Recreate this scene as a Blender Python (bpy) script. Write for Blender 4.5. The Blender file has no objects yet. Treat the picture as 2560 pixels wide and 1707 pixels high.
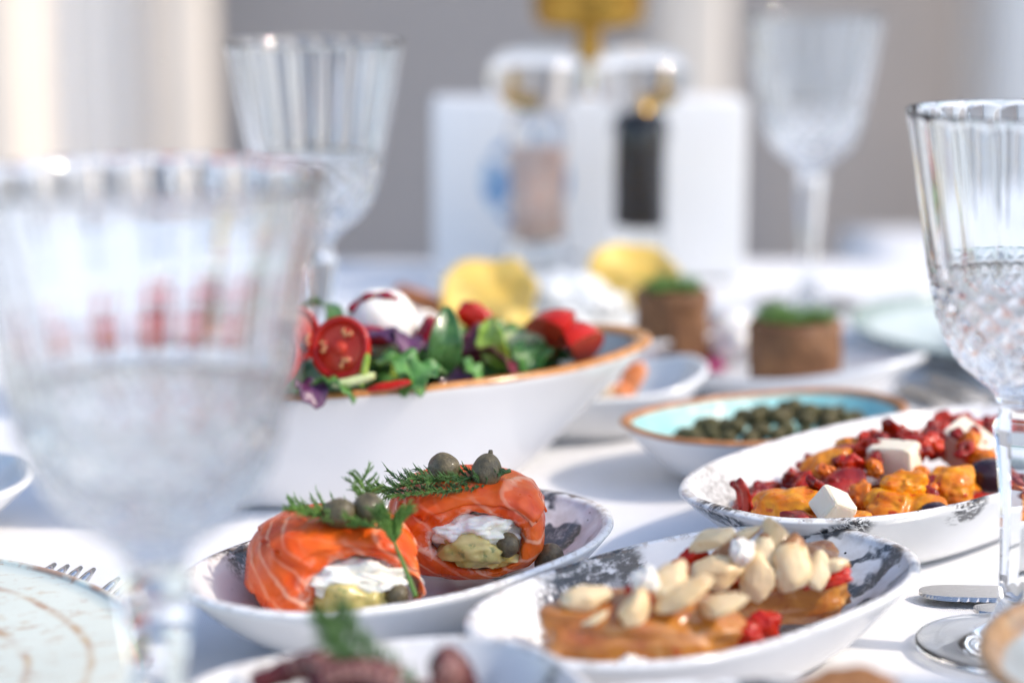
import bpy, bmesh, math, random
from mathutils import Vector, Matrix, Euler, noise as mn

random.seed(7)
R = math.radians
scene = bpy.context.scene
col = scene.collection

# ------------------------------------------------------------------ camera
cam = bpy.data.objects.new('camera', bpy.data.cameras.new('camera'))
col.objects.link(cam)
cam.location = (0, 0, 0.249)
cam.rotation_euler = (R(90 - 11.0), 0, 0)
cam.data.lens = 77.8
cam.data.sensor_width = 36
cam.data.clip_start = 0.02
cam.data.clip_end = 200
cam.data.dof.use_dof = True
cam.data.dof.focus_distance = 0.808
cam.data.dof.aperture_fstop = 3.9
cam.data.dof.aperture_blades = 0
scene.camera = cam

# ------------------------------------------------------------------ light
SUN = Vector((0.70, -0.16, 0.64)).normalized()
world = bpy.data.worlds.new('World')
scene.world = world
world.use_nodes = True
wn = world.node_tree
wn.nodes.clear()
sky = wn.nodes.new('ShaderNodeTexSky')
sky.sky_type = 'NISHITA'
sky.sun_disc = False
sky.sun_elevation = math.asin(SUN.z)
sky.sun_rotation = math.atan2(SUN.x, SUN.y)
sky.air_density = 1.0
sky.dust_density = 1.2
sky.ozone_density = 1.0
bg = wn.nodes.new('ShaderNodeBackground')
bg.inputs['Strength'].default_value = 0.15
wo = wn.nodes.new('ShaderNodeOutputWorld')
wn.links.new(sky.outputs[0], bg.inputs[0])
wn.links.new(bg.outputs[0], wo.inputs[0])

sun = bpy.data.objects.new('sun', bpy.data.lights.new('sun', 'SUN'))
col.objects.link(sun)
sun.rotation_euler = SUN.to_track_quat('Z', 'Y').to_euler()
sun.location = SUN * 10
sun.data.energy = 1.7
sun.data.angle = R(3.0)
sun.data.color = (1.0, 0.88, 0.73)

vs = scene.view_settings
vs.view_transform = 'Standard'
vs.look = 'None'
vs.gamma = 1.0
vs.exposure = 0.93
vs.use_curve_mapping = False
cy = scene.cycles
cy.use_denoising = True
cy.max_bounces = 16
cy.transmission_bounces = 14
cy.transparent_max_bounces = 8
cy.diffuse_bounces = 4
cy.glossy_bounces = 6
cy.caustics_refractive = True
cy.caustics_reflective = False
cy.blur_glossy = 0.6
cy.sample_clamp_indirect = 6.0

# ------------------------------------------------------------------ helpers
class MB:
    """collects vertices and faces, builds one mesh object"""
    def __init__(self):
        self.v = []; self.f = []; self.m = []; self.attr = []
    def add(self, v, f, mi=0):
        o = len(self.v)
        self.v += [tuple(p) for p in v]
        self.f += [tuple(i + o for i in q) for q in f]
        self.m += [mi] * len(f)
        return self
    def build(self, name, mat, parent=None, smooth=True, loc=None, rot=None, scale=None):
        me = bpy.data.meshes.new(name)
        me.from_pydata(self.v, [], self.f)
        mats = mat if isinstance(mat, (list, tuple)) else [mat]
        for mm in mats:
            me.materials.append(mm)
        if len(mats) > 1:
            me.polygons.foreach_set('material_index', self.m)
        if smooth:
            me.polygons.foreach_set('use_smooth', [True] * len(me.polygons))
        if self.attr:
            a = me.attributes.new('prof', 'FLOAT', 'POINT')
            a.data.foreach_set('value', self.attr)
        me.validate(); me.update()
        return obj(name, me, parent, loc, rot, scale)

def obj(name, me, parent=None, loc=None, rot=None, scale=None):
    o = bpy.data.objects.new(name, me)
    col.objects.link(o)
    if loc is not None: o.location = loc
    if rot is not None: o.rotation_euler = rot
    if scale is not None: o.scale = scale if not isinstance(scale, (int, float)) else (scale,) * 3
    if parent is not None: o.parent = parent
    return o

def empty(name, loc=(0, 0, 0), rot=(0, 0, 0)):
    o = bpy.data.objects.new(name, None)
    col.objects.link(o)
    o.location = loc; o.rotation_euler = rot
    o.empty_display_size = 0.01
    return o

def tag(o, label, cat, group=None):
    o['label'] = label; o['category'] = cat
    if group: o['group'] = group
    return o

def kind(o, k):
    o['kind'] = k
    return o

def copy_tree(o, parent=None):
    c = o.copy()
    col.objects.link(c)
    c.parent = parent
    for ch in list(o.children):
        copy_tree(ch, c)
    return c

def fbm(p, s, seed=0, oct=3):
    q = Vector((p[0] * s + seed * 7.13, p[1] * s - seed * 3.7, p[2] * s + seed * 1.9))
    return mn.fractal(q, 1.0, 2.0, oct)

def nz(p, s, seed=0):
    return mn.noise(Vector((p[0] * s + seed * 7.13, p[1] * s - seed * 3.7, p[2] * s + seed * 1.9)))

def tube(pts, rad, n=6, closed_end=True):
    pts = [Vector(p) for p in pts]
    v = []; f = []
    t0 = (pts[1] - pts[0]).normalized()
    up = Vector((0, 0, 1)) if abs(t0.z) < 0.9 else Vector((1, 0, 0))
    nrm = t0.cross(up).normalized()
    for i, p in enumerate(pts):
        t = (pts[min(i + 1, len(pts) - 1)] - pts[max(i - 1, 0)]).normalized()
        nrm = (nrm - t * nrm.dot(t)).normalized()
        b = t.cross(nrm)
        r = rad[i] if isinstance(rad, (list, tuple)) else rad
        for k in range(n):
            a = 2 * math.pi * k / n
            v.append(p + nrm * (r * math.cos(a)) + b * (r * math.sin(a)))
    for i in range(len(pts) - 1):
        for k in range(n):
            k2 = (k + 1) % n
            f.append((i * n + k, i * n + k2, (i + 1) * n + k2, (i + 1) * n + k))
    if closed_end:
        f.append(tuple(range(n - 1, -1, -1)))
        o = (len(pts) - 1) * n
        f.append(tuple(o + k for k in range(n)))
    return v, f

def lathe(prof, n=48, mod=None, cap0=False, cap1=False):
    v = []; f = []
    for j, (r, z) in enumerate(prof):
        for k in range(n):
            a = 2 * math.pi * k / n
            rr = mod(r, z, a, j) if mod else r
            v.append((rr * math.cos(a), rr * math.sin(a), z))
    for j in range(len(prof) - 1):
        for k in range(n):
            k2 = (k + 1) % n
            f.append((j * n + k, j * n + k2, (j + 1) * n + k2, (j + 1) * n + k))
    if cap0: f.append(tuple(range(n - 1, -1, -1)))
    if cap1:
        o = (len(prof) - 1) * n
        f.append(tuple(o + k for k in range(n)))
    return v, f

def box(c, s, bev=0.0, seg=2):
    bm = bmesh.new()
    bmesh.ops.create_cube(bm, size=1.0)
    for w in bm.verts:
        w.co = Vector((w.co.x * s[0], w.co.y * s[1], w.co.z * s[2]))
    if bev > 0:
        bmesh.ops.bevel(bm, geom=bm.edges[:], offset=bev, segments=seg, affect='EDGES', profile=0.5)
    bm.verts.index_update()
    v = [(w.co.x + c[0], w.co.y + c[1], w.co.z + c[2]) for w in bm.verts]
    f = [tuple(w.index for w in q.verts) for q in bm.faces]
    bm.free()
    return v, f

_ico = {}
def ico(sub):
    if sub not in _ico:
        bm = bmesh.new()
        bmesh.ops.create_icosphere(bm, subdivisions=sub, radius=1.0)
        bm.verts.index_update()
        _ico[sub] = ([w.co.copy() for w in bm.verts], [tuple(w.index for w in q.verts) for q in bm.faces])
        bm.free()
    return _ico[sub]

def blob(size, amp=0.15, freq=1.6, seed=0, sub=4, power=1.0, fn=None, fine=0.0):
    """lumpy solid; power<1 squares it off"""
    vs_, fs = ico(sub)
    out = []
    for p in vs_:
        q = Vector([math.copysign(abs(c) ** power, c) for c in p])
        d = 1 + amp * fbm(p, freq, seed, 3)
        if fine: d += fine * nz(p, freq * 5, seed + 3)
        q = q * d
        q = Vector((q.x * size[0], q.y * size[1], q.z * size[2]))
        if fn: q = fn(q, p)
        out.append(q)
    return out, fs

def lerp(a, b, t): return a + (b - a) * t

def smooth_pts(pts, n):
    """Catmull-Rom through the points"""
    pts = [Vector(p) for p in pts]
    out = []
    m = len(pts) - 1
    for i in range(n):
        u = i / (n - 1) * m
        k = min(int(u), m - 1); t = u - k
        p0 = pts[max(k - 1, 0)]; p1 = pts[k]; p2 = pts[k + 1]; p3 = pts[min(k + 2, m)]
        out.append(0.5 * ((2 * p1) + (p2 - p0) * t + (2 * p0 - 5 * p1 + 4 * p2 - p3) * t * t + (3 * p1 - p0 - 3 * p2 + p3) * t ** 3))
    return out

# ------------------------------------------------------------------ node helpers
class NT:
    def __init__(s, name):
        s.mat = bpy.data.materials.new(name)
        s.mat.use_nodes = True
        s.t = s.mat.node_tree
        s.t.nodes.clear()
        s.out = s.t.nodes.new('ShaderNodeOutputMaterial')
        s.b = s.t.nodes.new('ShaderNodeBsdfPrincipled')
        s.t.links.new(s.b.outputs[0], s.out.inputs[0])
        s.tc = s.t.nodes.new('ShaderNodeTexCoord')
    def set(s, sock, val):
        if hasattr(val, 'is_output'):
            s.t.links.new(val, sock)
        elif isinstance(val, (tuple, list)) and len(val) == 3 and sock.type == 'RGBA':
            sock.default_value = (*val, 1)
        else:
            sock.default_value = val
    def node(s, typ, ins=None, **props):
        n = s.t.nodes.new(typ)
        for k, v in props.items(): setattr(n, k, v)
        for k, v in (ins or {}).items(): s.set(n.inputs[k], v)
        return n
    def p(s, **kw):
        names = {'base': 'Base Color', 'rough': 'Roughness', 'ior': 'IOR', 'trans': 'Transmission Weight', 'metal': 'Metallic',
                 'coat': 'Coat Weight', 'coatr': 'Coat Roughness', 'sss': 'Subsurface Weight', 'sssr': 'Subsurface Radius', 'ssss': 'Subsurface Scale',
                 'normal': 'Normal', 'spec': 'Specular IOR Level', 'sheen': 'Sheen Weight', 'alpha': 'Alpha'}
        for k, v in kw.items(): s.set(s.b.inputs[names[k]], v)
        return s
    def obj(s): return s.tc.outputs['Object']
    def math(s, op, a, b=None, c=None, clamp=False):
        n = s.node('ShaderNodeMath', operation=op, use_clamp=clamp)
        s.set(n.inputs[0], a)
        if b is not None: s.set(n.inputs[1], b)
        if c is not None: s.set(n.inputs[2], c)
        return n.outputs[0]
    def mapr(s, v, a, b, c=0.0, d=1.0, smooth=False):
        n = s.node('ShaderNodeMapRange', interpolation_type='SMOOTHSTEP' if smooth else 'LINEAR')
        s.set(n.inputs[0], v)
        for i, x in enumerate((a, b, c, d)): s.set(n.inputs[i + 1], x)
        return n.outputs[0]
    def mix(s, f, a, b, mode='MIX'):
        n = s.node('ShaderNodeMix', data_type='RGBA', blend_type=mode)
        s.set(n.inputs[0], f); s.set(n.inputs[6], a); s.set(n.inputs[7], b)
        return n.outputs[2]
    def noise(s, vec, scale, detail=2.0, rough=0.5, dist=0.0, color=False):
        n = s.node('ShaderNodeTexNoise', {'Vector': vec, 'Scale': scale, 'Detail': detail, 'Roughness': rough, 'Distortion': dist})
        return n.outputs['Color' if color else 0]
    def voro(s, vec, scale, feature='F1', out='Distance', rand=1.0):
        n = s.node('ShaderNodeTexVoronoi', {'Vector': vec, 'Scale': scale, 'Randomness': rand}, feature=feature)
        return n.outputs[out]
    def wave(s, vec, scale, dist=0.0, detail=2.0, dscale=1.0, typ='BANDS', d='X'):
        n = s.node('ShaderNodeTexWave', {'Vector': vec, 'Scale': scale, 'Distortion': dist, 'Detail': detail, 'Detail Scale': dscale}, wave_type=typ)
        if typ == 'BANDS': n.bands_direction = d
        else: n.rings_direction = d
        return n.outputs['Fac']
    def mapping(s, vec, loc=(0, 0, 0), rot=(0, 0, 0), scale=(1, 1, 1), typ='POINT'):
        n = s.node('ShaderNodeMapping', {'Vector': vec, 'Location': loc, 'Rotation': rot, 'Scale': scale}, vector_type=typ)
        return n.outputs[0]
    def warp(s, vec, scale, amt):
        c = s.noise(vec, scale, 2.0, color=True)
        a = s.node('ShaderNodeVectorMath', operation='SUBTRACT'); s.set(a.inputs[0], c); a.inputs[1].default_value = (0.5, 0.5, 0.5)
        m = s.node('ShaderNodeVectorMath', operation='SCALE'); s.set(m.inputs[0], a.outputs[0]); m.inputs['Scale'].default_value = amt
        d = s.node('ShaderNodeVectorMath', operation='ADD'); s.set(d.inputs[0], vec); s.set(d.inputs[1], m.outputs[0])
        return d.outputs[0]
    def length(s, vec):
        n = s.node('ShaderNodeVectorMath', operation='LENGTH'); s.set(n.inputs[0], vec)
        return n.outputs['Value']
    def attr(s, name='prof'):
        return s.node('ShaderNodeAttribute', attribute_name=name).outputs['Fac']
    def bump(s, h, strength=0.3, dist=0.001, normal=None):
        n = s.node('ShaderNodeBump', {'Height': h, 'Strength': strength, 'Distance': dist})
        if normal is not None: s.set(n.inputs['Normal'], normal)
        return n.outputs[0]

_M = {}
def organic(name, c1, c2, scale=60, rough=0.4, spec=0.28, coat=0.0, sss=0.0, bump=0.2, bscale=None, bdist=0.0006, c3=None, spot=0.0, sssr=(0.004, 0.002, 0.001), lo=0.35, hi=0.65, vary=None):
    if name in _M: return _M[name]
    t = NT(name)
    v = t.obj()
    n = t.noise(v, scale, 4, 0.6, 0.4)
    c = t.mix(t.mapr(n, lo, hi), c1, c2)
    if c3 is not None:
        n2 = t.noise(v, scale * 3.1, 3, 0.6)
        c = t.mix(t.mapr(n2, 0.62 - spot, 0.70 - spot), c, c3)
    if vary is not None:
        rn = t.node('ShaderNodeObjectInfo').outputs['Random']
        c = t.mix(t.mapr(rn, 0.2, 1.0, 0.0, 0.55), c, vary)
    h = t.noise(v, bscale or scale * 4, 5, 0.6)
    t.p(base=c, rough=t.mapr(t.noise(v, scale * 2, 2), 0.3, 0.7, rough * 0.75, min(1, rough * 1.3)), coat=coat * 0.6, coatr=0.08, spec=spec, normal=t.bump(h, bump, bdist))
    if sss: t.p(sss=sss, sssr=sssr, ssss=1.0)
    _M[name] = t.mat
    return t.mat

def glass_mat():
    if 'glass' in _M: return _M['glass']
    t = NT('clear glass')
    t.p(base=(0.945, 0.970, 0.985), rough=0.0, trans=1.0, ior=1.50)
    _M['glass'] = t.mat
    return t.mat

def glaze(name, inside=(0.78, 0.78, 0.78), outside=(0.80, 0.80, 0.80), rimcol=None, rimw=0.06, patches=(), specks=True, mottling=None, rough=0.13, rimnoise=0.35, bandnoise=60):
    """glazed pottery: plain outside, printed inside; patches are (x, y, rx, ry, rot, sort)"""
    t = NT(name)
    v = t.obj()
    pr = t.attr()
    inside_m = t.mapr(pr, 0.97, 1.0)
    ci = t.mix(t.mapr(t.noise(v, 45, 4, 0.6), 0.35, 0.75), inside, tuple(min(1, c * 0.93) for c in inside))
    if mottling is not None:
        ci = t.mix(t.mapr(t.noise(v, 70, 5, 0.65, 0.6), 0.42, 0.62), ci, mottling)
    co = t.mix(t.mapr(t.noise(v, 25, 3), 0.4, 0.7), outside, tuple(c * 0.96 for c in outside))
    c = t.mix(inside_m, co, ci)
    dark = (0.012, 0.016, 0.022); brown = (0.16, 0.085, 0.04); grey = (0.30, 0.32, 0.34)
    wv = t.warp(v, 130, 0.006)
    for (x, y, rx, ry, ro, sort) in patches:
        q = t.mapping(wv, (x, y, 0), (0, 0, R(ro)), (rx, ry, 1000), 'TEXTURE')
        m = t.mapr(t.length(q), 0.55, 1.05, 1.0, 0.0, True)
        if sort != 'rim':
            m = t.math('MULTIPLY', m, t.mapr(pr, 0.93, 0.97))
        if sort == 'speck':
            a = t.noise(t.mapping(v, rot=(0, 0, R(ro)), scale=(1.5, 0.7, 1)), 280, 4, 0.7)
            k = t.math('MULTIPLY', m, t.mapr(a, 0.47, 0.54))
            kb = t.math('MULTIPLY', m, t.mapr(a, 0.42, 0.47, 0.0, 0.55))
            c = t.mix(kb, c, brown); c = t.mix(k, c, dark)
        elif sort == 'grey':
            a = t.noise(t.mapping(v, rot=(0, 0, R(ro)), scale=(1.3, 0.7, 1)), 520, 4, 0.7)
            c = t.mix(t.math('MULTIPLY', m, t.mapr(a, 0.42, 0.58, 0, 0.8)), c, (0.20, 0.19, 0.17))
        elif sort == 'stroke' or sort == 'rim':
            a = t.noise(t.mapping(v, rot=(0, 0, R(ro)), scale=(0.5, 2.0, 1)), 260, 4, 0.7)
            c = t.mix(t.math('MULTIPLY', m, t.mapr(a, 0.40, 0.52)), c, dark)
        elif sort == 'loop':
            lv = t.mapping(t.warp(v, 90, 0.022), (x, y, 0), (0, 0, R(ro)), (1, 1.9, 1), 'TEXTURE')
            w1 = t.wave(lv, 24, 5.0, 3, 1.2, 'RINGS', 'Z')
            g = t.noise(v, 330, 4, 0.7)
            ln = t.math('MULTIPLY', t.mapr(w1, 0.62, 0.90), t.mapr(g, 0.25, 0.50, 0.35, 0.9))
            c = t.mix(t.math('MULTIPLY', m, t.mapr(t.noise(v, 150, 3), 0.4, 0.7, 0.0, 0.55)), c, (0.42, 0.36, 0.31))
            c = t.mix(t.math('MULTIPLY', m, ln), c, dark)
    if specks:
        d = t.voro(v, 230)
        rnd = t.noise(v, 60, 1)
        sp = t.math('MULTIPLY', t.mapr(d, 0.10, 0.14, 1.0, 0.0), t.mapr(rnd, 0.53, 0.56))
        sp = t.math('MULTIPLY', sp, t.mapr(pr, 0.95, 1.0))
        c = t.mix(sp, c, (0.03, 0.025, 0.022))
    if rimcol is not None:
        dist = t.math('ABSOLUTE', t.math('SUBTRACT', pr, 1.0))
        dist = t.math('ADD', dist, t.math('MULTIPLY', t.math('SUBTRACT', t.noise(v, bandnoise, 4, 0.7), 0.5), rimw * rimnoise * 2))
        m = t.mapr(dist, rimw * 0.75, rimw, 1.0, 0.0)
        rc = t.mix(t.mapr(t.noise(v, 170, 3), 0.35, 0.65), rimcol, tuple(x * 0.6 for x in rimcol))
        c = t.mix(m, c, rc)
    elif specks:
        dist = t.math('ABSOLUTE', t.math('SUBTRACT', pr, 1.0))
        m = t.math('MULTIPLY', t.mapr(dist, 0.015, 0.035, 0.5, 0.0), t.mapr(t.noise(v, 240, 4, 0.7), 0.48, 0.62))
        c = t.mix(m, c, (0.20, 0.13, 0.08))
    t.p(base=c, rough=t.mapr(t.noise(v, 200, 3), 0.3, 0.7, rough * 0.8, rough * 1.6), ior=1.52, normal=t.bump(t.noise(v, 110, 2), 0.10, 0.0006))
    return t.mat

# ------------------------------------------------------------------ dishes
def dish(name, a, b, h, mat, loc, rot=0, n=2.7, foot=0.60, tip=0.0, thick=0.0032, power=1.35, seg=112, tipn=3.0, wob=0.0006, seed=1, tilt=(0, 0), tipr=None):
    P = []
    ft = foot
    P += [(0.02, 0.0016, 0.0), (ft * 0.80, 0.0016, 0.05), (ft * 0.86, 0.0, 0.08), (ft * 0.95, 0.0, 0.11), (ft, 0.0012, 0.14)]
    for i in range(1, 15):
        u = i / 15
        P.append((ft + (1 - ft) * u, 0.0012 + (h - 0.0012) * u ** power, 0.14 + 0.82 * u))
    e = thick / b
    for i in range(7):
        w = math.pi * i / 6
        P.append((1 - e * 0.5 + e * 0.5 * math.cos(w), h + thick * 0.5 * math.sin(w), 0.97 + 0.06 * i / 6))
    for i in range(1, 15):
        u = 1 - i / 15
        P.append((ft * 0.93 + (1 - e - ft * 0.93) * u, thick + 0.0012 + (h - thick - 0.0012) * u ** (power * 1.08), 1.04 + 0.5 * (1 - u)))
    P += [(ft * 0.82, thick * 1.1, 1.6), (ft * 0.5, thick, 1.8), (0.02, thick, 2.0)]
    mb = MB()
    v = []
    for (s, z, pf) in P:
        for k in range(seg):
            th = 2 * math.pi * k / seg
            c_, s_ = math.cos(th), math.sin(th)
            ex = 2 / n
            x = math.copysign(abs(c_) ** ex, c_); y = math.copysign(abs(s_) ** ex, s_)
            if tipr:  # pull the ends out to soft points
                x *= 1 + tipr * abs(c_) ** 6
            zz = z
            if z > 0.002:
                zz += tip * s * s * abs(x) ** tipn * (z / h)
                zz += wob * nz((x * 2, y * 2, 0), 1.0, seed) * (z / h)
            v.append((x * a * s, y * b * s, zz))
            mb.attr.append(pf)
    f = []
    for j in range(len(P) - 1):
        for k in range(seg):
            k2 = (k + 1) % seg
            f.append((j * seg + k, j * seg + k2, (j + 1) * seg + k2, (j + 1) * seg + k))
    f.append(tuple(range(seg - 1, -1, -1)))
    o = (len(P) - 1) * seg
    f.append(tuple(o + k for k in range(seg)))
    mb.add(v, f)
    return mb.build(name, mat, loc=loc, rot=(tilt[0], tilt[1], R(rot)))

# ================================================================== SETTING
# ground
t = NT('paving'); v = t.obj()
br = t.node('ShaderNodeTexBrick', {'Vector': v, 'Scale': 1.0, 'Color1': (0.48, 0.43, 0.37, 1), 'Color2': (0.42, 0.38, 0.33, 1), 'Mortar': (0.28, 0.26, 0.24, 1), 'Mortar Size': 0.008, 'Brick Width': 0.8, 'Row Height': 0.5})
t.p(base=t.mix(t.mapr(t.noise(v, 6, 5), 0.35, 0.7, 0, 0.5), br.outputs[0], (0.36, 0.33, 0.29)), rough=0.75)
g = MB().add([(-60, -60, 0), (60, -60, 0), (60, 60, 0), (-60, 60, 0)], [(0, 1, 2, 3)]).build('ground', t.mat, smooth=False, loc=(0, 0, -0.75))
kind(g, 'structure')

# background wall with a rendered finish
t = NT('grey render'); v = t.obj()
c = t.mix(t.mapr(t.noise(v, 1.3, 4), 0.35, 0.65), (0.57, 0.52, 0.495), (0.50, 0.465, 0.45))
t.p(base=c, rough=0.9, normal=t.bump(t.noise(v, 60, 4), 0.4, 0.004))
M_wall = t.mat
w = MB().add(*box((0, 0, 2.2), (14, 0.3, 4.4), 0.01)).build('wall', M_wall, smooth=False, loc=(0, 5.45, -0.75))
tag(w, 'plain grey rendered wall far behind the table', 'wall')

def plaster(name, c1, c2):
    t = NT(name); v = t.obj()
    t.p(base=t.mix(t.mapr(t.noise(v, 4, 4), 0.35, 0.7), c1, c2), rough=0.7, normal=t.bump(t.noise(v, 90, 3), 0.3, 0.002))
    return t.mat
M_cream = plaster('cream plaster', (0.82, 0.74, 0.66), (0.76, 0.69, 0.62))
M_white = plaster('white plaster', (0.78, 0.78, 0.78), (0.72, 0.72, 0.73))

def pillar(x, y, wd, label, mat):
    e = empty('pillar', (x, y, -0.75))
    MB().add(*box((0, 0, 2.2), (wd, wd, 4.4), 0.03, 4)).build('shaft', mat, e)
    MB().add(*box((0, 0, 0.04), (wd * 1.25, wd * 1.25, 0.08), 0.015)).build('base', mat, e)
    tag(e, label, 'pillar', 'pale pillars in front of the grey wall')
pillar(-0.70, 4.7, 0.13, 'narrow cream pillar left of centre, behind the tall glass at the left', M_cream)
pillar(0.375, 4.7, 0.155, 'sunlit cream pillar behind the pepper mill and white holder', M_cream)
pillar(-1.185, 4.6, 0.42, 'broad pale pillar at the far left edge of the picture', M_cream)
pillar(1.23, 4.9, 0.42, 'pale pillar at the right edge, behind the nearest stemmed glass', M_white)

# white curtain between the left pillars
v = []; f = []
nx, nzv = 90, 8
for j in range(nzv + 1):
    for i in range(nx + 1):
        u = i / nx
        v.append((u * 0.30, 0.02 * math.sin(u * 26) + 0.010 * math.sin(u * 61 + 1), j / nzv * 4.2))
for j in range(nzv):
    for i in range(nx):
        a = j * (nx + 1) + i
        f.append((a, a + 1, a + nx + 2, a + nx + 1))
t = NT('curtain cloth'); t.p(base=(0.90, 0.90, 0.90), rough=0.9, sheen=0.2)
cu = MB().add(v, f).build('curtain', t.mat, loc=(-1.03, 4.72, -0.72))
so = cu.modifiers.new('thick', 'SOLIDIFY'); so.thickness = 0.004
tag(cu, 'pale blue-grey curtain hanging between the two left pillars', 'curtain')

# main table under a white cloth
t = NT('white tablecloth'); v = t.obj()
wv = t.math('MULTIPLY', t.wave(v, 420, 0.4, 1, 2, d='X'), t.wave(v, 420, 0.4, 1, 2, d='Y'))
n1 = t.bump(wv, 0.5, 0.0003)
n2 = t.bump(t.noise(v, 9, 3, 0.5, 0.6), 0.20, 0.003, n1)
t.p(base=t.mix(t.mapr(t.noise(v, 40, 4), 0.3, 0.7), (0.80, 0.80, 0.81), (0.77, 0.77, 0.79)), rough=0.85, sheen=0.15, normal=n2)
M_cloth = t.mat
def cloth_table(name, x0, x1, y0, y1, ztop, drop, seed, res=0.02):
    mb = MB()
    nx = int((x1 - x0) / res); ny = int((y1 - y0) / res)
    v = []; f = []
    idx = {}
    nd = 8
    def H(x, y):
        crease = -0.0006 * math.exp(-((x - 0.02 - 0.02 * (y - 1)) / 0.006) ** 2) - 0.0006 * math.exp(-((y - 1.06) / 0.006) ** 2)
        return ztop - 0.0014 + 0.0010 * fbm((x, y, 0), 5, seed) + crease
    for j in range(-nd, ny + nd + 1):
        for i in range(-nd, nx + nd + 1):
            ci = min(max(i, 0), nx); cj = min(max(j, 0), ny)
            x = lerp(x0, x1, ci / nx); y = lerp(y0, y1, cj / ny)
            di = abs(i - ci); dj = abs(j - cj); d = max(di, dj)
            z = H(x, y)
            if d:
                u = d / nd
                flare = 0.006 * min(1, d) + 0.05 * u * (0.6 + 0.5 * math.sin((x + y) * 26 + seed))
                nxv = (1 if i > nx else -1 if i < 0 else 0); nyv = (1 if j > ny else -1 if j < 0 else 0)
                L = math.hypot(nxv, nyv)
                x += nxv / L * flare; y += nyv / L * flare
                z = ztop - 0.006 - drop * u
            idx[i, j] = len(v)
            v.append((x, y, z))
    for j in range(-nd, ny + nd):
        for i in range(-nd, nx + nd):
            f.append((idx[i, j], idx[i + 1, j], idx[i + 1, j + 1], idx[i, j + 1]))
    mb.add(v, f)
    return mb.build(name, M_cloth)
tc_ = cloth_table('tablecloth', -0.85, 0.85, 0.05, 1.60, 0.0, 0.55, 3)
tag(tc_, 'white cloth over the laid table that carries all the dishes', 'tablecloth')
tc2 = cloth_table('tablecloth', 0.365, 1.5, 1.98, 2.42, -0.095, 0.6, 9, 0.04)
tag(tc2, 'white cloth on a lower table beyond the right far corner', 'tablecloth')

# ================================================================== GLASSES
def goblet_meshes():
    NF = 20; SEG = 360
    outer = []
    # bowl outside from the bottom up
    ctrl = [(0.0088, 0.0885), (0.0100, 0.0905), (0.0150, 0.0945), (0.0213, 0.0995), (0.0262, 0.1065), (0.0298, 0.1150), (0.0322, 0.1255), (0.0331, 0.1300)]
    sp = smooth_pts([(a, b, 0) for a, b in ctrl], 64)
    outer = [(p.x, p.y) for p in sp]
    for i in range(1, 26):
        u = i / 25
        outer.append((0.0331 + 0.0094 * u ** 1.03, 0.1300 + 0.0545 * u))
    rim = [(0.0425, 0.1849), (0.0421, 0.1852), (0.0416, 0.1849)]
    inner = []
    for i in range(1, 14):
        u = 1 - i / 13
        inner.append((0.0305 + 0.0110 * u, 0.1300 + 0.0545 * u))
    ic = [(0.0305, 0.1300), (0.0287, 0.1200), (0.0245, 0.1110), (0.0180, 0.1045), (0.0090, 0.1010), (0.0008, 0.1000)]
    isp = smooth_pts([(a, b, 0) for a, b in ic], 24)
    inner += [(p.x, p.y) for p in isp[1:]]
    prof = outer + rim + inner
    no = len(outer)
    def mod(r, z, a, j):
        if j >= no: return r
        if z < 0.1290:
            fade = min(1, max(0, (z - 0.0905) / 0.006)) * min(1, max(0, (0.1290 - z) / 0.0015))
            hs = (z - 0.09) * 1000
            arg = hs * 0.36
            A = abs(math.sin(9 * a + arg)); B = abs(math.sin(9 * a - arg))
            return r - fade * 0.0021 * (1 - min(A, B)) * (r / 0.03)
        fade = min(1, (z - 0.1290) / 0.003) * min(1, max(0.0, (0.1845 - z) / 0.0015))
        return r - 0.00085 * fade * abs(math.sin(NF / 2 * a))
    vb, fb = lathe(prof, SEG, mod, cap1=True)
    # stem, octagonal with sharp arrises, open at both ends
    SS = 64
    sc_ = [(0.0052, 0.0175), (0.0050, 0.0250), (0.0053, 0.0400), (0.0062, 0.0560), (0.0080, 0.0720), (0.0090, 0.0775), (0.0091, 0.0790), (0.0076, 0.0835), (0.0072, 0.0850), (0.0073, 0.0862), (0.0084, 0.0872), (0.0088, 0.0885)]
    def smod(r, z, a, j):
        m = 8
        k = a % (2 * math.pi / m) - math.pi / m
        o_ = r * math.cos(math.pi / m) / math.cos(k) * 1.04
        w = min(1, max(0, (z - 0.020) / 0.006)) * min(1, max(0, (0.0862 - z) / 0.002))
        return lerp(r, o_, w)
    vst = []; fst = []
    spz = [(p.x, p.y) for p in smooth_pts([(a, b, 0) for a, b in sc_], 60)]
    for k in range(8):
        o_ = len(vst)
        for (r, z) in spz:
            for m_ in range(9):
                a = (k + m_ / 8) * math.pi / 4
                rr = smod(r, z, a, 0)
                vst.append((rr * math.cos(a), rr * math.sin(a), z))
        for q in range(len(spz) - 1):
            for m_ in range(8):
                b_ = o_ + q * 9 + m_
                fst.append((b_, b_ + 1, b_ + 10, b_ + 9))
    fc = [(0.0008, 0.0006), (0.0300, 0.0006), (0.0318, 0.0007), (0.0327, 0.0014), (0.0327, 0.0022), (0.0315, 0.0027), (0.0250, 0.0030), (0.0180, 0.0037), (0.0125, 0.0055), (0.0085, 0.0090), (0.0062, 0.0140), (0.0052, 0.0175)]
    fp = [(p.x, p.y) for p in smooth_pts([(a, b, 0) for a, b in fc], 44)]
    vf, ff = lathe(fp, 96, None, cap0=True)
    out = []
    for nm, vv, fx in (('bowl', vb, fb), ('stem', vst, fst), ('foot', vf, ff)):
        o = MB().add(vv, fx).build(nm, glass_mat())
        out.append(o)
    return out
gb = goblet_meshes()
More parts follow.
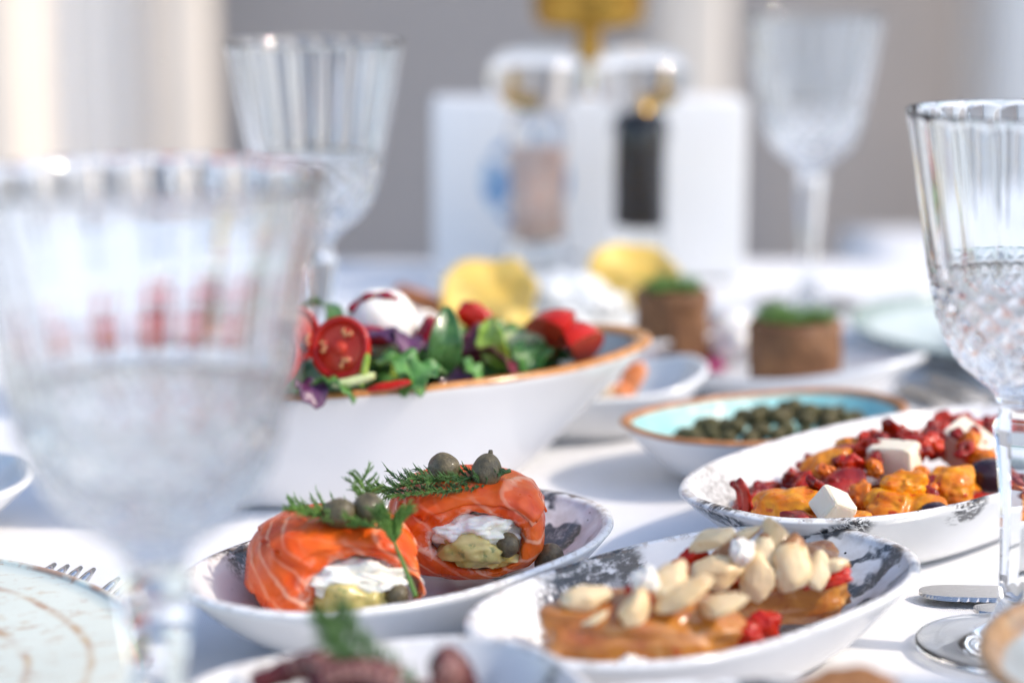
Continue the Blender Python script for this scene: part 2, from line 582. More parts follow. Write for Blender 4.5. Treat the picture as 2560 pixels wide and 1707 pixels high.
def goblet(loc, rotz, label, s, sz, first=False):
    e = empty('stemmed_glass', loc, (0, 0, rotz))
    e.scale = (s, s, sz)
    for p in gb:
        q = p if first else p.copy()
        if not first: col.objects.link(q)
        q.parent = e
    tag(e, label, 'glass', 'cut crystal stemmed glasses on the table')
goblet((0.1715, 0.727, 0), 0.05, 'sharp cut-crystal stemmed glass nearest the right edge of the table', 0.99, 1.0, True)
goblet((-0.0915, 0.546, 0), 0.3, 'large out-of-focus crystal glass in the left foreground, in front of the salad bowl', 1.09, 1.0)
goblet((-0.0965, 1.085, 0), 0.1, 'crystal glass standing behind the left end of the salad bowl', 1.04, 1.01)
goblet((0.190, 1.40, 0), 0.2, 'blurred crystal glass at the far right, beside the white napkin holder', 1.05, 1.00)

# ================================================================== DISHES
M_s1 = glaze('speckled glaze salmon', patches=[(-0.033, 0.0475, 0.032, 0.0065, 6, 'stroke'), (-0.022, 0.0430, 0.030, 0.008, 6, 'speck'), (-0.030, 0.036, 0.016, 0.010, 20, 'grey'),
                                           (0.068, 0.004, 0.036, 0.038, 20, 'loop'), (-0.083, 0.010, 0.006, 0.004, 0, 'rim'), (0.012, -0.008, 0.014, 0.007, 40, 'speck')])
salmon_dish = dish('serving_dish', 0.0920, 0.0520, 0.0250, M_s1, (-0.0376, 0.759, 0), 47.5, n=2.25, tip=0.002, seed=2)
tag(salmon_dish, 'white dish with black brush marks holding two salmon rolls', 'dish', 'white printed serving dishes')
M_s2 = glaze('speckled glaze chicken', patches=[(0.014, 0.0400, 0.010, 0.015, -20, 'stroke'), (-0.016, 0.0390, 0.026, 0.011, 4, 'speck'), (-0.004, 0.0480, 0.030, 0.0055, 0, 'stroke'),
                                            (0.074, -0.004, 0.036, 0.036, 25, 'loop'), (0.068, 0.020, 0.010, 0.012, 50, 'speck'), (-0.087, 0.002, 0.005, 0.003, 0, 'rim'), (0.058, 0.034, 0.003, 0.002, 0, 'stroke')])
chicken_dish = dish('serving_dish', 0.0930, 0.0520, 0.0255, M_s2, (0.0635, 0.710, 0), 45, n=2.4, tip=0.001, seed=5)
tag(chicken_dish, 'white printed dish holding glazed fillets topped with almonds', 'dish', 'white printed serving dishes')
M_s3 = glaze('speckled glaze apricot', inside=(0.80, 0.79, 0.78), patches=[(-0.070, 0.036, 0.026, 0.016, 20, 'grey'), (-0.093, -0.036, 0.014, 0.006, -50, 'rim'), (-0.113, 0.004, 0.006, 0.014, 0, 'rim'), (-0.040, -0.055, 0.012, 0.005, -8, 'rim'), (0.01, 0.042, 0.03, 0.012, 0, 'grey')])
apricot_dish = dish('serving_dish', 0.1180, 0.0585, 0.0300, M_s3, (0.161, 0.872, 0), 45, n=2.4, tip=0.001, seed=8, foot=0.58)
tag(apricot_dish, 'white dish of apricots, tomato and cheese cubes with dark marks on its rim', 'dish', 'white printed serving dishes')
M_s4 = glaze('speckled glaze octopus', patches=[(0.036, 0.020, 0.010, 0.008, 10, 'grey'), (-0.02, 0.036, 0.012, 0.006, 0, 'grey'), (0.045, 0.0, 0.008, 0.010, 0, 'speck')])
octo_dish = dish('serving_dish', 0.056, 0.046, 0.032, M_s4, (-0.035, 0.590, 0), 25, tip=0.002, seed=11)
tag(octo_dish, 'printed white dish with dark red octopus pieces at the bottom edge', 'dish', 'white printed serving dishes')
M_s5 = glaze('speckled glaze bread', patches=[(0.0, 0.040, 0.02, 0.008, 0, 'grey'), (-0.03, 0.044, 0.012, 0.006, 10, 'speck'), (0.01, 0.044, 0.016, 0.008, 0, 'stroke')])
bread_dish = dish('serving_dish', 0.085, 0.052, 0.031, M_s5, (0.068, 0.556, 0), 10, tip=0.002, seed=14)
tag(bread_dish, 'printed white dish with a piece of brown bread, cut by the bottom edge', 'dish', 'white printed serving dishes')

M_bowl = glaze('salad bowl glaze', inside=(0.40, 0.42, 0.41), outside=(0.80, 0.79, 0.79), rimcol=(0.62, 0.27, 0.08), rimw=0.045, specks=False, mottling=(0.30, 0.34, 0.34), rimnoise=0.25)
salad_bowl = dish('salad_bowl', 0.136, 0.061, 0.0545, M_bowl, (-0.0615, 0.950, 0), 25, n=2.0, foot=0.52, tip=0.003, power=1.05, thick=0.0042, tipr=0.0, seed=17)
tag(salad_bowl, 'large white boat-shaped bowl with brown rim, filled with salad', 'bowl')

M_turq = glaze('turquoise glaze', inside=(0.36, 0.68, 0.66), outside=(0.78, 0.78, 0.79), rimcol=(0.52, 0.21, 0.07), rimw=0.055, specks=False, mottling=(0.22, 0.56, 0.58), rimnoise=0.15, rough=0.38)
turq = dish('bowl', 0.0700, 0.0445, 0.0255, M_turq, (0.1140, 0.970, 0), 31, n=2.4, foot=0.55, tip=0.002, seed=20, thick=0.003)
tag(turq, 'oval bowl with turquoise inside and brown rim, full of capers', 'bowl')

M_plain = glaze('plain white glaze', inside=(0.72, 0.73, 0.73), outside=(0.80, 0.80, 0.80), specks=False, mottling=(0.62, 0.65, 0.66))
dolma_dish = dish('serving_dish', 0.112, 0.056, 0.017, M_plain, (0.117, 1.152, 0), -43, n=2.3, foot=0.55, tip=0.013, seed=23)
tag(dolma_dish, 'white boat dish with upturned tip under two brown rolls', 'dish', 'plain white dishes')
small_dish = dish('serving_dish', 0.060, 0.042, 0.024, M_plain, (0.036, 1.052, 0), 12, n=2.3, foot=0.55, tip=0.008, seed=26)
tag(small_dish, 'small white dish with orange strips, behind the tip of the salad bowl', 'dish', 'plain white dishes')
chip_dish = dish('serving_dish', 0.105, 0.065, 0.020, M_plain, (0.022, 1.215, 0), 14, n=2.4, foot=0.6, tip=0.003, seed=29)
tag(chip_dish, 'white dish of yellow crisps and dip in front of the mills', 'dish', 'plain white dishes')
left_dish = dish('serving_dish', 0.078, 0.052, 0.021, M_plain, (-0.271, 0.862, 0), 15, n=2.4, foot=0.6, tip=0.003, seed=31)
tag(left_dish, 'plain white dish cut by the left edge, behind the big blurred glass', 'dish', 'plain white dishes')

# side plates: pale green ware with worn brown print
def plate_mat(name, c1, ring, edge):
    t = NT(name); v = t.obj(); pr = t.attr()
    rad = t.length(t.mapping(v, scale=(1, 1, 0)))
    base = t.mix(t.mapr(t.noise(v, 30, 4), 0.35, 0.7), c1, tuple(x * 0.92 for x in c1))
    wl = t.mapr(t.math('ABSOLUTE', t.math('SUBTRACT', t.math('ADD', rad, t.math('MULTIPLY', t.noise(v, 22, 3), 0.006)), 0.122)), 0.0006, 0.0022, 1, 0)
    wl2 = t.mapr(t.math('ABSOLUTE', t.math('SUBTRACT', t.math('ADD', rad, t.math('MULTIPLY', t.noise(v, 26, 3), 0.008)), 0.103)), 0.0006, 0.0024, 1, 0)
    st = t.noise(t.mapping(v, rot=(0, 0, R(40)), scale=(1, 3.2, 1)), 90, 5, 0.75)
    st2 = t.noise(t.mapping(v, rot=(0, 0, R(-50)), scale=(1, 3.0, 1)), 120, 5, 0.75)
    m = t.math('MAXIMUM', t.mapr(st, 0.575, 0.66), t.mapr(st2, 0.60, 0.70))
    m = t.math('MAXIMUM', m, t.math('MULTIPLY', t.math('MAXIMUM', wl, wl2), t.mapr(t.noise(v, 60, 4), 0.35, 0.6)))
    m = t.math('MULTIPLY', m, t.mapr(pr, 0.98, 1.03, 0, 0.75))
    c = t.mix(m, base, t.mix(t.mapr(t.noise(v, 80, 3), 0.35, 0.65), ring, (0.34, 0.12, 0.05)))
    d = t.math('ABSOLUTE', t.math('SUBTRACT', pr, 1.0))
    c = t.mix(t.math('MULTIPLY', t.mapr(d, 0.02, 0.035, 0.8, 0), t.mapr(t.noise(v, 90, 4), 0.4, 0.6)), c, edge)
    t.p(base=c, rough=0.22, normal=t.bump(st, 0.15, 0.0004))
    return t.mat
M_green = plate_mat('pale green glaze', (0.70, 0.74, 0.66), (0.50, 0.30, 0.12), (0.36, 0.16, 0.08))
gp = dish('dinner_plate', 0.140, 0.140, 0.019, M_green, (-0.250, 0.645, 0), 0, n=2.0, foot=0.36, power=0.62, thick=0.0030, seg=160, seed=33)
tag(gp, 'pale green plate with worn brown print at the lower left corner', 'plate')
M_green2 = glaze('green band glaze', inside=(0.62, 0.68, 0.66), outside=(0.75, 0.77, 0.77), rimcol=(0.34, 0.44, 0.40), rimw=0.16, specks=False, mottling=(0.52, 0.62, 0.60), bandnoise=180, rimnoise=0.4)
gp2 = dish('dinner_plate', 0.108, 0.108, 0.016, M_green2, (0.302, 1.250, 0), 0, n=2.0, foot=0.6, seg=128, seed=35)
tag(gp2, 'pale plate with green edge carrying a napkin, behind the right glass', 'plate')
M_stone = glaze('grey stone glaze', inside=(0.27, 0.30, 0.31), outside=(0.42, 0.32, 0.22), rimcol=(0.42, 0.24, 0.11), rimw=0.10, specks=False, mottling=(0.36, 0.37, 0.36))
sp_ = dish('bowl', 0.080, 0.080, 0.034, M_stone, (0.2165, 0.612, 0), 0, n=2.0, foot=0.6, seg=128, thick=0.0045, seed=37)
tag(sp_, 'grey bowl with brown rim cut by the bottom right corner', 'bowl')
# ---END1---

# ================================================================== CUTLERY
t = NT('polished steel'); v = t.obj()
t.p(base=(0.62, 0.60, 0.58), metal=1.0, rough=t.mapr(t.noise(t.mapping(v, scale=(1, 12, 1)), 300, 3), 0.3, 0.7, 0.16, 0.30))
M_steel = t.mat

def fork(loc, rz, label, pitch=0.0):
    """tines point along +Y from the origin at the tine tips' base"""
    e = empty('fork', loc, (pitch, 0, rz))
    # handle and neck: flat tapered bar
    pts = [(0, -0.085), (0, -0.080), (0, -0.060), (0, -0.040), (0, -0.022), (0, -0.010), (0, 0.0)]
    wd = [0.006, 0.0085, 0.0075, 0.0055, 0.004, 0.0075, 0.0115]
    zc = [0.0020, 0.0020, 0.0024, 0.0036, 0.0050, 0.0046, 0.0040]
    v = []; f = []
    for (x, y), w_, z in zip(pts, wd, zc):
        v += [(-w_, y, z + 0.0010), (0, y, z + 0.0016), (w_, y, z + 0.0010), (w_, y, z - 0.0008), (-w_, y, z - 0.0008)]
    for i in range(len(pts) - 1):
        for k in range(5):
            f.append((i * 5 + k, (i + 1) * 5 + k, (i + 1) * 5 + (k + 1) % 5, i * 5 + (k + 1) % 5))
    f.append((0, 1, 2, 3, 4)); o = (len(pts) - 1) * 5; f.append((o + 4, o + 3, o + 2, o + 1, o))
    MB().add(v, f).build('handle', M_steel, e)
    for k in range(4):
        x = -0.0090 + k * 0.0060
        pt = [(x, -0.004, 0.0042), (x, 0.012, 0.0034), (x * 0.98, 0.030, 0.0046), (x * 0.95, 0.046, 0.0085)]
        vv, ff = tube(smooth_pts(pt, 9), [0.0021] * 6 + [0.0019, 0.0016, 0.0008], 6)
        MB().add(vv, ff).build('tine', M_steel, e)
    tag(e, label, 'fork', 'forks on the cloth')
fork((-0.1800, 0.7500, 0.0012), R(-22), 'fork with tines showing behind the green plate, the left one of two')
fork((-0.1530, 0.7320, 0.0012), R(-22), 'fork with tines showing between green plate and blurred glass')
fork((0.2500, 1.0830, 0.0012), R(196), 'steel fork lying beside the napkin plate, nearer the plate', 0)
fork((0.2310, 1.0640, 0.0012), R(196), 'steel fork pointing at the turquoise bowl, next to the white dish tip', 0)

def knife(loc, rz, ln, wd, label, serr=True):
    e = empty('knife', loc, (0, 0, rz))
    v = []; f = []
    n = 90
    for i in range(n + 1):
        u = i / n
        x = u * ln
        tipw = math.sqrt(max(0.0, 1 - (1 - min(1, u / 0.14)) ** 2))
        w_ = wd * (0.08 + 0.92 * tipw)
        cut = (0.0007 if (i % 3 == 0) else 0.0) if serr and u > 0.10 else 0.0
        v += [(x, -w_ + cut, 0.0005), (x, -w_ * 0.72, 0.0016), (x, w_ * 0.9, 0.0021), (x, w_, 0.0012), (x, w_ * 0.9, 0.0004)]
    for i in range(n):
        for k in range(5):
            f.append((i * 5 + k, (i + 1) * 5 + k, (i + 1) * 5 + (k + 1) % 5, i * 5 + (k + 1) % 5))
    f.append((0, 1, 2, 3, 4))
    MB().add(v, f).build('blade', M_steel, e, smooth=False)
    hv, hf = tube(smooth_pts([(ln - 0.002, 0, 0.003), (ln + 0.03, 0, 0.004), (ln + 0.08, 0, 0.004), (ln + 0.10, 0, 0.004)], 14), [0.003, 0.0033, 0.0036, 0.004, 0.0042, 0.0042, 0.0042, 0.0042, 0.0042, 0.0042, 0.0042, 0.004, 0.0034, 0.002], 10)
    MB().add(hv, hf).build('handle', M_steel, e)
    tag(e, label, 'knife', 'knives on the cloth')
knife((0.1505, 0.786, 0.0006), R(-4), 0.105, 0.0085, 'serrated table knife, longer one beside the right glass foot')
knife((0.1665, 0.7655, 0.0006), R(-4), 0.075, 0.0060, 'small butter knife partly hidden behind the right glass foot', False)

# napkins on the plates
def napkin(loc, rz, sx, sy, label, seed):
    e = empty('napkin', loc, (0, 0, rz))
    for k in range(3):
        v = []; f = []
        nx, ny = 30, 20
        s = 1 - 0.05 * k
        for j in range(ny + 1):
            for i in range(nx + 1):
                x = (i / nx - 0.5) * sx * s; y = (j / ny - 0.5) * sy * s + 0.002 * k
                ed = min(1, min(i, nx - i) / 5, min(j, ny - j) / 5)
                v.append((x, y, 0.0018 * k + 0.005 * ed ** 0.6 + 0.003 * fbm((x, y, 0), 22, seed + k)))
        for j in range(ny):
            for i in range(nx):
                a = j * (nx + 1) + i
                f.append((a, a + 1, a + nx + 2, a + nx + 1))
        o = MB().add(v, f).build('fold', M_cloth, e)
        so = o.modifiers.new('thick', 'SOLIDIFY'); so.thickness = 0.0012
    tag(e, label, 'napkin', 'folded white napkins on plates')
napkin((-0.232, 0.578, 0.0045), R(-24), 0.13, 0.16, 'folded white napkin on the pale green plate, lower left corner', 3)
napkin((0.325, 1.235, 0.0060), R(12), 0.13, 0.10, 'white napkin on the green-edged plate behind the right glass', 8)

# ================================================================== FAR END OF THE TABLE
# white napkin holder with a round blue emblem
t = NT('white lacquer'); t.p(base=(0.80, 0.80, 0.80), rough=0.35)
M_lac = t.mat
t = NT('blue print'); v = t.obj()
t.p(base=t.mix(t.mapr(t.noise(v, 90, 4, 0.6), 0.40, 0.60), (0.03, 0.16, 0.42), (0.40, 0.55, 0.70)), rough=0.5)
M_blue = t.mat
t = NT('dark print'); t.p(base=(0.03, 0.035, 0.05), rough=0.5)
M_dark = t.mat
hold = empty('napkin_holder', (0.0525, 1.515, 0), (0, 0, 0))
MB().add(*box((0, -0.016, 0.0625), (0.212, 0.006, 0.122), 0.002)).build('front_panel', M_lac, hold)
MB().add(*box((0, 0.022, 0.0625), (0.212, 0.006, 0.122), 0.002)).build('back_panel', M_lac, hold)
MB().add(*box((0, 0.003, 0.0025), (0.204, 0.0318, 0.005), 0.001)).build('base', M_lac, hold)
MB().add(*box((0, 0.003, 0.065), (0.196, 0.024, 0.115), 0.004)).build('napkin_stack', M_cloth, hold)
em = empty('emblem', (-0.043, -0.0196, 0.069)); em.parent = hold
ev = []; ef = []
def arc_print(cx, cz, r0, r1, a0, a1, n=24):
    v = []; f = []
    for i in range(n + 1):
        a = R(lerp(a0, a1, i / n))
        v += [(cx + r0 * math.cos(a), 0, cz + r0 * math.sin(a)), (cx + r1 * math.cos(a), 0, cz + r1 * math.sin(a))]
    for i in range(n):
        f.append((2 * i, 2 * i + 1, 2 * i + 3, 2 * i + 2))
    return v, f
for (r0, r1, a0, a1) in ((0.011, 0.030, 150, 225), (0.014, 0.030, -35, 25), (0.026, 0.031, 60, 140), (0.026, 0.031, 230, 310)):
    o = MB().add(*arc_print(0, 0, r0, r1, a0, a1)).build('print_mark', M_blue, em, smooth=False)
for k, (x, z, w_, h_) in enumerate(((0.017, -0.030, 0.010, 0.004), (0.022, -0.036, 0.005, 0.012), (0.004, -0.046, 0.036, 0.003), (0.012, -0.052, 0.05, 0.0025))):
    MB().add(*box((x, -0.0, z), (w_, 0.0004, h_))).build('print_mark', M_dark, em, smooth=False)
tag(hold, 'white napkin holder with a round blue emblem behind the two mills', 'napkin holder')

# brass lamp
t = NT('brushed brass'); v = t.obj()
t.p(base=(0.46, 0.27, 0.055), metal=1.0, rough=t.mapr(t.noise(t.mapping(v, scale=(20, 20, 1)), 40, 3), 0.3, 0.7, 0.14, 0.26))
M_brass = t.mat
lamp = empty('table_lamp', (0.0545, 1.572, 0))
MB().add(*lathe([(0.001, 0.0), (0.036, 0.0), (0.038, 0.002), (0.038, 0.008), (0.036, 0.010), (0.010, 0.012), (0.001, 0.012)], 48)).build('base', M_brass, lamp)
MB().add(*lathe([(0.0085, 0.011), (0.0085, 0.20)], 24)).build('stem', M_brass, lamp)
def hexm(r, z, a, j):
    k = (a + math.pi / 8) % (math.pi / 4) - math.pi / 8
    return r * math.cos(math.pi / 8) / math.cos(k)
MB().add(*lathe([(0.008, 0.176), (0.026, 0.168), (0.034, 0.169), (0.0385, 0.173), (0.0405, 0.181), (0.0405, 0.255), (0.038, 0.259), (0.008, 0.262)], 64)).build('shade', M_brass, lamp)
tag(lamp, 'gold metal lamp with slim stem and broad head behind the white holder', 'lamp')

# mills
t = NT('clear acrylic'); t.p(base=(0.95, 0.96, 0.97), rough=0.04, trans=1.0, ior=1.47)
M_acr = t.mat
M_salt = organic('pink salt', (0.95, 0.56, 0.42), (0.94, 0.78, 0.68), 160, 0.5, bump=0.7, bscale=500, bdist=0.001)
M_pepper = organic('peppercorns', (0.018, 0.015, 0.013), (0.05, 0.04, 0.035), 300, 0.5, bump=0.8, bscale=380, bdist=0.002)
def mill(loc, label, fill, z0, z1, kl, fr=0.0142):
    e = empty('spice_mill', loc)
    MB().add(*lathe([(0.001, 0.001), (0.0225, 0.001), (0.0235, 0.003), (0.0225, 0.020), (0.0185, 0.034), (0.0175, 0.060), (0.0185, 0.095), (0.0195, 0.112), (0.0150, 0.122), (0.001, 0.123)], 48)).build('body', M_acr, e)
    MB().add(*lathe([(0.001, z0), (fr, z0), (fr * 0.98, lerp(z0, z1, 0.5)), (fr, z1 - 0.001), (fr * 0.7, z1), (0.001, z1)], 32, lambda r, z, a, j: r * (1 + 0.03 * nz((math.cos(a), math.sin(a), z * 60), 3)))).build(kl, fill, e)
    vv, ff = lathe([(0.006, 0.1232), (0.013, 0.1240), (0.024, 0.128), (0.0305, 0.137), (0.0320, 0.146), (0.0295, 0.155), (0.022, 0.1615), (0.010, 0.1640), (0.001, 0.1642)], 48)
    MB().add(vv, ff).build('knob', M_acr, e)
    MB().add(*lathe([(0.0236, 0.0012), (0.0246, 0.0012), (0.0246, 0.0060), (0.0236, 0.0060)], 40)).build('base_ring', M_steel, e)
    tag(e, label, 'mill', 'clear mills in front of the white holder')
mill((0.0165, 1.425, 0), 'clear mill half filled with pink salt', M_salt, 0.040, 0.100, 'salt_filling', 0.0128)
mill((0.0825, 1.425, 0), 'clear mill filled with black peppercorns', M_pepper, 0.048, 0.1205, 'pepper_filling', 0.0112)

# ================================================================== GENERIC FOOD
M_caper = organic('caper skin', (0.060, 0.047, 0.019), (0.150, 0.116, 0.052), 2.2, 0.36, bump=0.7, bscale=11, bdist=0.0007, c3=(0.23, 0.18, 0.09), spot=0.0, coat=0.4, spec=0.5)
M_caper2 = organic('dark caper skin', (0.052, 0.043, 0.016), (0.14, 0.112, 0.045), 1.9, 0.42, bump=0.7, bscale=9, bdist=0.0007, c3=(0.32, 0.28, 0.11), spot=0.0, vary=(0.10, 0.10, 0.035))
def caper_mesh(seed):
    v = []; f = []
    nl, ns = 18, 28
    for j in range(nl + 1):
        ph = math.pi * j / nl
        for k in range(ns):
            a = 2 * math.pi * k / ns
            r = math.sin(ph) ** 0.92
            z = math.cos(ph)
            rr = r * (0.82 + 0.05 * z)
            zz = z * (1.0 if z < 0.6 else 1.0 + 0.10 * (z - 0.6))
            seam = math.exp(-((math.sin((a - 0.9 * z) * 1.5)) / 0.13) ** 2) * max(0, 1 - abs(z - 0.2))
            rr *= 1 - 0.14 * seam + 0.06 * nz((math.cos(a), math.sin(a), z), 1.7, seed) + 0.03 * nz((math.cos(a) * r, math.sin(a) * r, z), 6, seed)
            v.append((rr * math.cos(a), rr * math.sin(a), zz))
    for j in range(nl):
        for k in range(ns):
            k2 = (k + 1) % ns
            f.append((j * ns + k, (j + 1) * ns + k, (j + 1) * ns + k2, j * ns + k2))
    sv, sf = tube([(0, 0, -0.95), (0.02, 0, -1.10), (0.05, 0, -1.2)], [0.16, 0.13, 0.11], 8)
    o = len(v)
    return v + [tuple(p) for p in sv], f + [tuple(i + o for i in q) for q in sf]
cap_me = []
for k in range(3):
    mb = MB().add(*caper_mesh(k)); o = mb.build('caper', M_caper); cap_me.append(o.data); bpy.data.objects.remove(o)
cap_dark = []
for k in range(3):
    m2 = cap_me[k].copy(); m2.materials.clear(); m2.materials.append(M_caper2); cap_dark.append(m2)
def caper(loc, size, rot, label, group='capers on the salmon dish', dark=False, k=None):
    k = random.randrange(3) if k is None else k
    o = obj('caper', (cap_dark if dark else cap_me)[k], None, loc, rot, size)
    tag(o, label, 'caper', group)
    return o

# dill
t = NT('dill green'); v = t.obj()
t.p(base=t.mix(t.mapr(t.noise(v, 120, 2), 0.35, 0.65), (0.035, 0.10, 0.030), (0.075, 0.17, 0.035)), rough=0.5, sss=0.0)
M_dill = t.mat
t = NT('light dill green'); v = t.obj()
t.p(base=t.mix(t.mapr(t.noise(v, 120, 2), 0.35, 0.65), (0.07, 0.17, 0.030), (0.14, 0.27, 0.05)), rough=0.5)
M_dill2 = t.mat
def hair(mb, a, b, r):
    a = Vector(a); b = Vector(b)
    mid = (a + b) / 2 + Vector((random.uniform(-1, 1), random.uniform(-1, 1), random.uniform(-0.2, 1))) * (b - a).length * 0.08
    mb.add(*tube([a, mid, b], [r, r * 0.85, r * 0.25], 4))
def dill(path, label, mat=None, leaf_from=0.0, leaf_to=0.9, spread=0.010, dens=16, seed=1, stem_r=0.00055, upv=(0, 0, 1), flat=0.35):
    random.seed(seed)
    mat = mat or M_dill
    e = empty('dill_sprig', path[0])
    o = Vector(path[0])
    pts = [p - o for p in smooth_pts(path, 24)]
    rad = [lerp(stem_r * 0.35, stem_r, i / 23) for i in range(24)]
    MB().add(*tube(pts, rad, 6)).build('stem', mat, e)
    mb = MB()
    for i in range(dens):
        u = lerp(leaf_from, leaf_to, i / (dens - 1))
        k = min(22, int(u * 23)); fr = u * 23 - k
        p = pts[k].lerp(pts[k + 1], fr)
        tg = (pts[k + 1] - pts[k]).normalized()
        side = tg.cross(Vector(upv)).normalized()
        ln = spread * (0.45 + 0.75 * math.sin(math.pi * min(1, 0.15 + 0.8 * (u - leaf_from) / max(1e-6, leaf_to - leaf_from))))
        for sg in (-1, 1):
            d = (side * sg * random.uniform(0.7, 1.1) + Vector(upv) * random.uniform(0.1, 0.9) * (1 - flat) - tg * random.uniform(0.5, 1.0)).normalized()
            L = ln * random.uniform(0.75, 1.15)
            q = p + d * L
            hair(mb, p, q, 0.00032)
            for m_ in range(7):
                w_ = 0.18 + 0.125 * m_
                a = p.lerp(q, w_)
                s2 = tg.cross(d).normalized()
                for sg2 in (-1, 1):
                    dd = (d * 0.9 + s2 * sg2 * random.uniform(0.3, 0.9) + side * random.uniform(-0.4, 0.4) + Vector(upv) * random.uniform(-0.1, 0.35)).normalized()
                    hair(mb, a, a + dd * L * random.uniform(0.26, 0.42), 0.00024)
    mb.build('fronds', mat, e)
    tag(e, label, 'dill', 'dill sprigs')
    return e

# ================================================================== SALMON ROLLS
t = NT('smoked salmon'); v = t.obj()
wv = t.warp(v, 45, 0.012)
n = t.noise(wv, 60, 4, 0.6)
c = t.mix(t.mapr(n, 0.30, 0.68), (0.58, 0.040, 0.004), (0.86, 0.135, 0.010))
c = t.mix(t.mapr(t.noise(t.warp(v, 60, 0.02), 38, 4, 0.6), 0.56, 0.66, 0, 0.55), c, (0.40, 0.018, 0.002))
c = t.mix(t.mapr(t.noise(v, 28, 2), 0.50, 0.68, 0, 0.75), c, (0.80, 0.15, 0.008))
e1 = t.voro(t.mapping(wv, rot=(0.4, 0.3, 0.5), scale=(0.55, 1.5, 1.2)), 62, 'DISTANCE_TO_EDGE')
vein = t.math('MULTIPLY', t.mapr(e1, 0.010, 0.045, 1, 0), t.mapr(t.noise(v, 55, 3), 0.44, 0.62, 0, 0.8))
c = t.mix(t.math('MULTIPLY', vein, 0.22), c, (0.88, 0.34, 0.17))
wb = t.wave(t.mapping(t.warp(v, 26, 0.014), rot=(0.2, 0.9, 0.5)), 52, 2.6, 3, 1.2)
c = t.mix(t.math('MULTIPLY', t.mapr(wb, 0.84, 0.99), t.mapr(t.noise(v, 35, 2), 0.36, 0.58, 0, 0.70)), c, (0.93, 0.50, 0.32))
pt_ = t.attr()
cm = t.math('MULTIPLY', t.mapr(t.noise(t.warp(v, 200, 0.004), 150, 5, 0.7), 0.50, 0.60), t.mapr(pt_, 0.5, 0.95))
c = t.mix(t.math('MULTIPLY', cm, 0.65), c, (0.90, 0.80, 0.70))
hh = t.math('ADD', t.math('MULTIPLY', wb, 0.5), t.noise(v, 170, 4, 0.6))
t.p(base=c, rough=t.mapr(t.noise(v, 150, 3), 0.3, 0.7, 0.22, 0.45), sss=0.15, sssr=(0.004, 0.0010, 0.0004), ssss=1.0, spec=0.28, coat=0.10, coatr=0.12, normal=t.bump(hh, 0.35, 0.0008))
M_salmon = t.mat
M_cream_ch = organic('cream cheese', (0.90, 0.88, 0.82), (0.88, 0.82, 0.68), 90, 0.45, bump=0.6, bscale=330, bdist=0.0012, sss=0.3, c3=(0.80, 0.66, 0.30), spot=-0.05)
M_avo = organic('olive flesh', (0.46, 0.39, 0.10), (0.66, 0.53, 0.22), 70, 0.30, coat=0.3, bump=0.25, c3=(0.25, 0.27, 0.09), spot=0.02, sss=0.2)
M_yel = organic('mustard filling', (0.72, 0.50, 0.10), (0.78, 0.66, 0.36), 120, 0.35, bump=0.4, sss=0.2)

